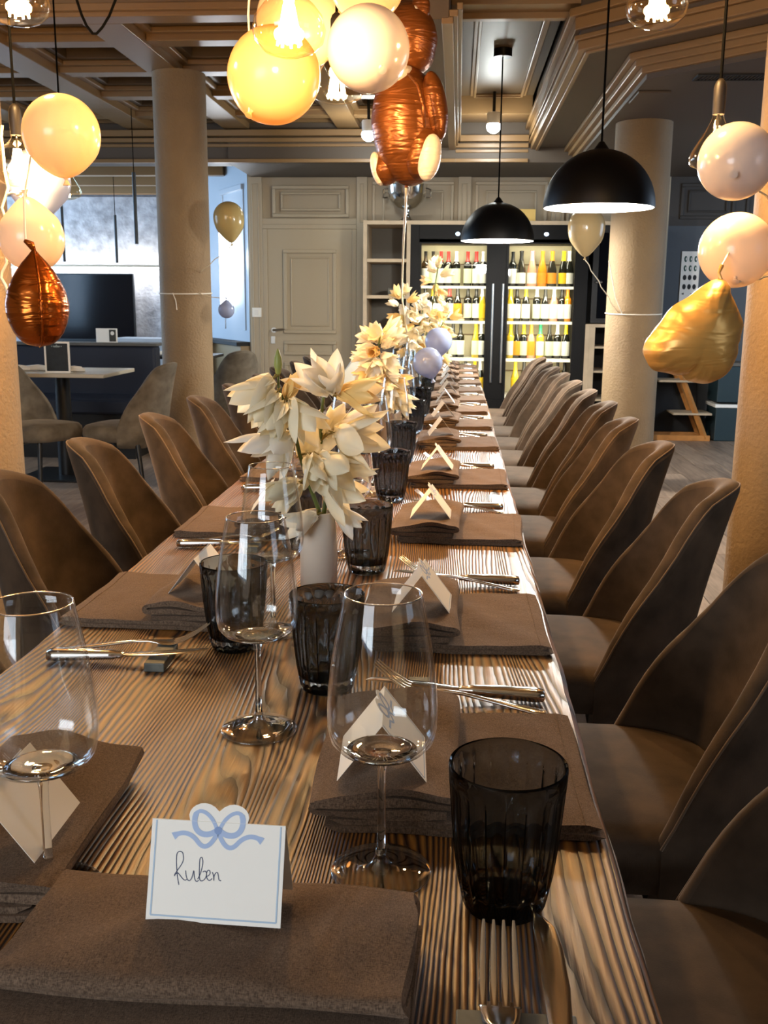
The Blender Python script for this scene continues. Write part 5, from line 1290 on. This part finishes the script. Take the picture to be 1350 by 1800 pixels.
ROWS = {
 (0, 0): [(748,'b','dark','white','black'),(761,'b','dark','lgreen','black'),(775,'b','dark','white','red'),(788,'b','dark','white','red'),(802,'b','dark','lgreen','cwhite'),(822,'b','dark','lgreen','red'),(837,'b','dark','white','red'),(851,'b','dark','white','cwhite')],
 (1, 0): [(747,'b','dark','white','black'),(761,'g','dark','white','cyellow'),(775,'b','dark','white','cwhite'),(790,'b','dark','white','red'),(804,'g','dark','lorange','black'),(822,'b','dark','lgreen','black'),(837,'b','dark','white','black'),(850,'g','yellow','lyellow','cwhite')],
 (2, 0): [(748,'b','dark','white','black'),(763,'b','dark','white','red'),(778,'b','dark','lgreen','black'),(796,'g','dark','lgreen','black'),(809,'b','dark','white','black'),(836,'g','yellow','lgreen','cyellow'),(849,'b','dark','white','cwhite')],
 (3, 0): [(750,'b','dark','white','red'),(768,'b','dark','white','black'),(798,'b','dark','white','black'),(818,'g','dark','lgreen','black'),(834,'b','dark','white','cyellow'),(847,'g','dark','lyellow','cwhite')],
 (0, 1): [(901,'b','dark','white','black'),(916,'c','dark','white','black'),(935,'c','clear','white','pink'),(953,'c','orange','lorange','corange'),(970,'c','dark','lorange','corange'),(990,'c','dark','lyellow','cyellow'),(1007,'c','dark','white','cwhite')],
 (1, 1): [(897,'g','yellow','white','cyellow'),(908,'b','dark','white','black'),(924,'g','dark','white','cyellow'),(943,'b','dark','lgreen','cwhite'),(958,'g','dark','white','black'),(973,'g','clear','white','cwhite'),(987,'b','dark','white','black'),(1001,'b','orange','white','corange')],
 (2, 1): [(897,'b','yellow','white','cyellow'),(907,'g','dark','lorange','black'),(920,'b','dark','lgreen','cyellow'),(933,'g','clear','lorange','corange'),(949,'b','yellow','white','cgreen'),(965,'g','dark','lgreen','black'),(979,'b','dark','white','cwhite'),(1002,'g','dark','white','cyellow')],
 (3, 1): [(905,'g','yellow','lyellow','cyellow'),(920,'g','dark','white','black'),(933,'g','yellow','lyellow','cyellow'),(948,'b','clear','white','pink'),(964,'g','yellow','lyellow','cyellow'),(979,'b','dark','white','black'),(993,'b','dark','white','black'),(1004,'b','dark','white','cwhite')],
}
for (row, door), lst in ROWS.items():
    for i, (px, kd, body, lab, cap) in enumerate(lst):
        bottle(px, PYR[row], SZ[row], kd, body, lab, cap,
               '%s bottle, %s capsule, %s label, %s on the %s shelf, %s door' % (BNAME[body], CNAME[cap], LNAME[lab], ORD[i], SN[row], 'shelf-tower side' if door == 0 else 'column side'),
               'bottles on the %s shelf' % SN[row])
# things on and in the cabinet
t = thing('silver_bowl', 'mirror silver footed bowl standing on top of the wine cabinet', 'bowl', (-0.49, 9.55, 1.96))
obj('bowl_body', G().lathe([(0.0005, 0.11), (0.03, 0.112), (0.09, 0.135), (0.15, 0.19), (0.178, 0.26), (0.185, 0.32), (0.19, 0.335), (0.18, 0.335), (0.172, 0.26), (0.14, 0.195), (0.08, 0.145), (0.0005, 0.125)], 40), M['silver'], t, smooth=50)
obj('bowl_foot', G().lathe([(0.0005, 0), (0.085, 0), (0.085, 0.01), (0.045, 0.035), (0.025, 0.07), (0.03, 0.112), (0.0005, 0.112)], 32), M['silver'], t, smooth=50)
for s in (-1, 1): obj('bowl_handle', G().tube([(s*0.178, 0, 0.22), (s*0.22, 0, 0.22), (s*0.215, 0, 0.29), (s*0.183, 0, 0.30)], 0.009, 8), M['silver'], t)
tag(obj('carton', G().box(-0.10, 0.10, -0.08, 0.08, 0, 0.115), M['carton'], smooth=0, bevel=0.003, loc=(0.585, 9.55, 1.96)), 'small yellow wooden box on top of the wine cabinet', 'box')
tag(obj('carton', G().box(-0.075, 0.075, -0.08, 0.08, 0, 0.14), M['carton'], smooth=0, bevel=0.003, loc=(-0.55, 9.5, 0.99)), 'yellow carton in the open shelf tower beside the flowers', 'box')
tag(obj('carton', G().box(-0.07, 0.07, -0.08, 0.08, 0, 0.065), M['stone'], smooth=0, bevel=0.003, loc=(-0.58, 9.5, 1.30)), 'low grey box in the open shelf tower', 'box')

# ------------------------------------------------------------------ far side of the room
# wall poster with rows of dots
P0 = at(1224, 487, 9.84)
t = thing('wall_poster', 'narrow white poster with four rows of dark dots on the blue grey wall', 'poster', (P0.x-0.06, 9.855, P0.z))
obj('poster_sheet', G().box(-0.085, 0.085, -0.006, 0.0, -0.40, 0.235), M['paper'], t, smooth=0)
pg = mat('green_print', '#1d4a3f', 0.7); pb = mat('black_print', '#16181a', 0.7); pgy = mat('grey_print', '#8f9c9a', 0.7)
def disc(x, z, rx, rz, y=-0.0075, n=18): return G().add([(x+rx*math.cos(2*PI*k/n), y, z+rz*math.sin(2*PI*k/n)) for k in range(n)], [tuple(range(n))])
for r_ in range(4):
    for c_ in range(3):
        x, z = -0.047+c_*0.047, 0.165-r_*0.085
        if r_ < 2:
            d = obj('dot_print', disc(x, z, 0.014, 0.028), pg, t, smooth=0); obj('dot_centre', disc(x+0.005, z, 0.006, 0.014, -0.008), M['paper'], d, smooth=0)
        else: obj('dot_print', disc(x, z, 0.017, 0.025), pb, t, smooth=0)
obj('arrow_print', G().add([(-0.07, -0.0075, -0.155), (-0.045, -0.0075, -0.145), (-0.045, -0.0075, -0.165)], [(0, 1, 2)]), pb, t, smooth=0)
obj('line_print', G().add([(0.015, -0.0075, -0.152), (0.065, -0.0075, -0.152), (0.065, -0.0075, -0.158), (0.015, -0.0075, -0.158)], [(0, 1, 2, 3)]), pb, t, smooth=0)
obj('picture_print', G().add([(-0.02, -0.0075, -0.27), (0.03, -0.0075, -0.27), (0.03, -0.0075, -0.20), (-0.02, -0.0075, -0.20)], [(0, 1, 2, 3)]), pgy, t, smooth=0)
obj('picture_print', G().add([(-0.035, -0.0076, -0.27), (-0.02, -0.0076, -0.27), (-0.02, -0.0076, -0.20), (-0.035, -0.0076, -0.20)], [(0, 1, 2, 3)]), pb, t, smooth=0)
# folding wooden shelf on the floor
t = thing('ladder_shelf', 'small slanted pine display shelf on the floor beside the wine cabinet', 'shelf', (2.06, 9.42, 0))
for y in (-0.03, 0.22):
    obj('upright', G().tube([(0.26, y, 0.02), (-0.02, y, 0.66)], 0.026, 4), M['pine'], t, smooth=0)
    obj('foot_rail', G().box(-0.22, 0.30, y-0.02, y+0.02, 0.0, 0.05), M['pine'], t, smooth=0, bevel=0.003)
for z, x0, x1 in ((0.24, -0.05, 0.30), (0.54, -0.2, 0.14)):
    obj('shelf_board', G().box(x0, x1, -0.06, 0.25, z, z+0.018), M['ply'], t, smooth=0, bevel=0.002)
obj('back_board', G().box(-0.22, 0.22, 0.26, 0.28, 0.05, 0.62), M['dark'], t, smooth=0)
for nm, x, z0, h, lb in (('storage_bin', 2.56, 0.0, 0.34, 'dark teal storage bin on the floor behind the gold heart balloon'), ('storage_bin', 2.56, 0.36, 0.36, 'dark teal storage bin stacked upon another near the thick column')):
    b = thing(nm, lb, 'bin', (x, 9.55, z0))
    obj('bin_body', G().box(-0.16, 0.16, -0.16, 0.2, 0, h-0.03), M['teal'], b, smooth=0, bevel=0.008); obj('bin_lid', G().box(-0.17, 0.17, -0.17, 0.21, h-0.03, h), M['shelfback'] if z0 else M['white'], b, smooth=0, bevel=0.004)
# small wall lamp at the edge of the column
t = thing('wall_lamp', 'small grey wall lamp beside the column capital', 'wall lamp', (1.76, 9.85, 2.1))
obj('lamp_tube', G().lathe([(0.0005, 0.0), (0.03, 0.0), (0.033, 0.16), (0.0005, 0.16)], 16), M['shelfback'], t).location = (0, -0.05, 0.0)
obj('lamp_arm', G().tube([(0, 0, 0.22), (0, -0.05, 0.22), (0, -0.05, 0.16)], 0.014, 8), M['steelb'], t)
# light switch
t = thing('light_switch', 'white double light switch on the pilaster beside the door', 'switch', (-1.965, 9.85, 1.13))
obj('switch_plate', G().box(-0.045, 0.045, -0.012, 0, -0.045, 0.045), M['white'], t, smooth=0, bevel=0.003)
obj('switch_rocker', G().box(-0.02, 0.02, -0.018, -0.012, -0.025, 0.025), M['paper'], t, smooth=0, bevel=0.002)
# tube lamp on the bay wall, seen as a bright band beside the column
tl = at(392, 470, 10.35)
t = thing('tube_lamp', 'vertical white tube lamp on the bay wall beside the column', 'wall lamp', (tl.x, 10.35, 1.25))
obj('lamp_tube', G().lathe([(0.0005, -0.05), (0.035, -0.05), (0.035, 0.85), (0.0005, 0.85)], 20), M['ledcool'], t, smooth=50)
obj('lamp_back', G().box(-0.03, 0.06, 0.03, 0.30, 0.0, 0.8), M['white'], t, smooth=0)
point('tube_light', (0, -0.08, 0.4), 5, (0.95, 0.97, 1.0), 0.08, t)
# bay: TV, low cabinet, bench, table with cards
tvc = at(243, 550, 11.9)
t = thing('tv', 'large dark flat TV in front of the plaster wall', 'TV', (tvc.x-0.68, 11.78, 0.78))
obj('tv_frame', G().box(-0.68, 0.68, -0.02, 0.03, -0.03, 0.76), M['tvframe'], t, smooth=0, bevel=0.004)
obj('tv_screen', G().box(-0.665, 0.665, -0.026, -0.02, 0.0, 0.745), M['tv'], t, smooth=0)
obj('tv_foot', G().box(-0.2, 0.2, -0.08, 0.1, -0.06, -0.03), M['tvframe'], t, smooth=0)
t = thing('sideboard', 'long dark sideboard under the TV', 'cabinet', (-4.72, 11.6, 0))
obj('cabinet_body', G().box(-1.6, 1.35, -0.2, 0.3, 0.0, 0.68), M['navy'], t, smooth=0, bevel=0.004); obj('cabinet_top', G().box(-1.62, 1.37, -0.22, 0.3, 0.68, 0.72), M['black'], t, smooth=0, bevel=0.003)
for k in range(4): obj('cabinet_door', G().box(-1.55+k*0.72, -0.87+k*0.72, -0.215, -0.2, 0.05, 0.64), M['navy'], t, smooth=0, bevel=0.003)
t = thing('bench', 'dark navy upholstered bench facing the bay table', 'bench', (-3.55, 8.1, 0))
obj('bench_back', G().box(-1.4, 1.08, 0.0, 0.16, 0.0, 0.87), M['navy'], t, smooth=0, bevel=0.02)
obj('bench_seat', G().box(-1.4, 1.06, -0.5, 0.0, 0.36, 0.48), M['navy'], t, smooth=0, bevel=0.02); obj('bench_base', G().box(-1.4, 1.02, -0.42, 0.0, 0.0, 0.36), M['black'], t, smooth=0)
obj('bench_ledge', G().box(-1.42, 1.10, -0.01, 0.20, 0.87, 0.895), M['shelfback'], t, smooth=0, bevel=0.004)
bt = at(120, 662, 6.75)
t = thing('bay_table', 'pale topped pedestal table in the TV bay', 'table', (-2.78, 6.9, 0))
obj('table_top', G().box(-0.55, 0.42, -0.33, 0.33, 0.725, 0.752), M['table2'], t, smooth=0, bevel=0.006)
obj('pedestal', G().lathe([(0.0005, 0.012), (0.06, 0.012), (0.05, 0.725), (0.0005, 0.725)], 20), M['black'], t, smooth=50); obj('pedestal_foot', G().box(-0.28, 0.28, -0.28, 0.28, 0.0, 0.014), M['black'], t, smooth=0, bevel=0.004)
mc = at(97, 636, 6.62)
t = thing('menu_stand', 'upright black menu card in a clear stand on the bay table', 'menu stand', (mc.x, 6.66, 0.752))
obj('stand_frame', G().box(-0.088, 0.088, -0.004, 0.006, 0, 0.012).box(-0.088, 0.088, -0.004, 0.006, 0.198, 0.21).box(-0.088, -0.076, -0.004, 0.006, 0.012, 0.198).box(0.076, 0.088, -0.004, 0.006, 0.012, 0.198), M['white'], t, smooth=0)
obj('menu_card', G().box(-0.076, 0.076, -0.002, 0.004, 0.012, 0.198), mat('menu_black', '#1b1d1c', 0.5, noise=0.4, nscale=25), t, smooth=0)
em = obj('emblem_print', G().add([(-0.02, -0.0026, 0.172), (0.02, -0.0026, 0.172), (0.026, -0.0026, 0.182), (-0.026, -0.0026, 0.182)], [(0, 1, 2, 3)]).add([(-0.008, -0.0026, 0.183), (0.008, -0.0026, 0.183), (0, -0.0026, 0.192)], [(0, 1, 2)]).add([(-0.036, -0.0026, 0.176), (-0.028, -0.0026, 0.174), (-0.030, -0.0026, 0.181), (-0.037, -0.0026, 0.183)], [(0, 1, 2, 3)]).add([(0.036, -0.0026, 0.176), (0.028, -0.0026, 0.174), (0.030, -0.0026, 0.181), (0.037, -0.0026, 0.183)], [(3, 2, 1, 0)]), pgy, t, smooth=0)
obj('stand_foot', G().box(-0.088, 0.088, -0.03, 0.05, 0.0, 0.004), M['white'], t, smooth=0)
m2 = at(191, 603, 8.2)
t = thing('menu_stand', 'small pale table card standing on the bench ledge', 'menu stand', (m2.x, 8.16, 0.895))
obj('stand_frame', G().box(-0.09, 0.09, 0, 0.008, 0, 0.115), M['white'], t, smooth=0, bevel=0.002)
obj('menu_card', G().box(0.022, 0.078, -0.002, 0.0, 0.008, 0.105), mat('menu_dark', '#3a382f', 0.6), t, smooth=0)
obj('emblem_print', disc(0.05, 0.075, 0.016, 0.016, -0.003), M['paper'], t, smooth=0)
def small_napkin(x, y, z, label):
    t = thing('white_napkin', label, 'napkin', (x, y, z), 0.3, 'white napkins of the bay')
    obj('napkin_roll', G().loft([(-0.09, 0, 0.012, 0.02, 0.008), (-0.05, 0, 0.016, 0.035, 0.014), (0.03, 0, 0.018, 0.04, 0.017), (0.09, 0, 0.012, 0.025, 0.010)], 12), M['paper'], t, smooth=180)
    obj('napkin_fold', G().loft([(-0.06, -0.02, 0.03, 0.012, 0.006), (0.02, -0.015, 0.035, 0.016, 0.008), (0.07, -0.01, 0.03, 0.01, 0.005)], 10), M['paper'], t, smooth=180)
n1 = at(68, 655, 6.9); small_napkin(n1.x, 6.85, 0.752, 'white napkin roll on the bay table behind the menu card')
n2 = at(128, 658, 6.8); small_napkin(n2.x, 6.78, 0.752, 'white napkin roll on the bay table beside the menu card')
n3 = at(30, 655, 6.8); small_napkin(n3.x, 6.8, 0.752, 'white napkin roll on the bay table next to the warmly lit column')
# second bay table, mostly behind the column, and the pale cabinet behind it
t = thing('bay_table', 'dark table with white napkins half behind the column', 'table', (-2.55, 9.1, 0))
obj('table_top', G().box(-0.45, 0.35, -0.3, 0.3, 0.725, 0.752), M['black'], t, smooth=0, bevel=0.006); obj('pedestal', G().lathe([(0.0005, 0.012), (0.06, 0.012), (0.05, 0.725), (0.0005, 0.725)], 20), M['black'], t, smooth=50); obj('pedestal_foot', G().box(-0.25, 0.25, -0.25, 0.25, 0, 0.014), M['black'], t, smooth=0)
n4 = at(285, 628, 8.95); small_napkin(n4.x, 8.92, 0.752, 'white napkin roll on the dark table half behind the column')
t = thing('pale_cabinet', 'pale blue grey low cabinet behind the column', 'cabinet', (-3.12, 10.7, 0))
obj('cabinet_body', G().box(-0.5, 0.42, -0.2, 0.2, 0, 0.80), M['bluewall'], t, smooth=0, bevel=0.006); obj('cabinet_top', G().box(-0.53, 0.45, -0.23, 0.2, 0.80, 0.84), M['bluewall'], t, smooth=0, bevel=0.006)
obj('cabinet_door', G().box(-0.45, -0.05, -0.215, -0.2, 0.06, 0.76), M['bluewall'], t, smooth=0, bevel=0.004); obj('cabinet_door', G().box(-0.02, 0.38, -0.215, -0.2, 0.06, 0.76), M['bluewall'], t, smooth=0, bevel=0.004)
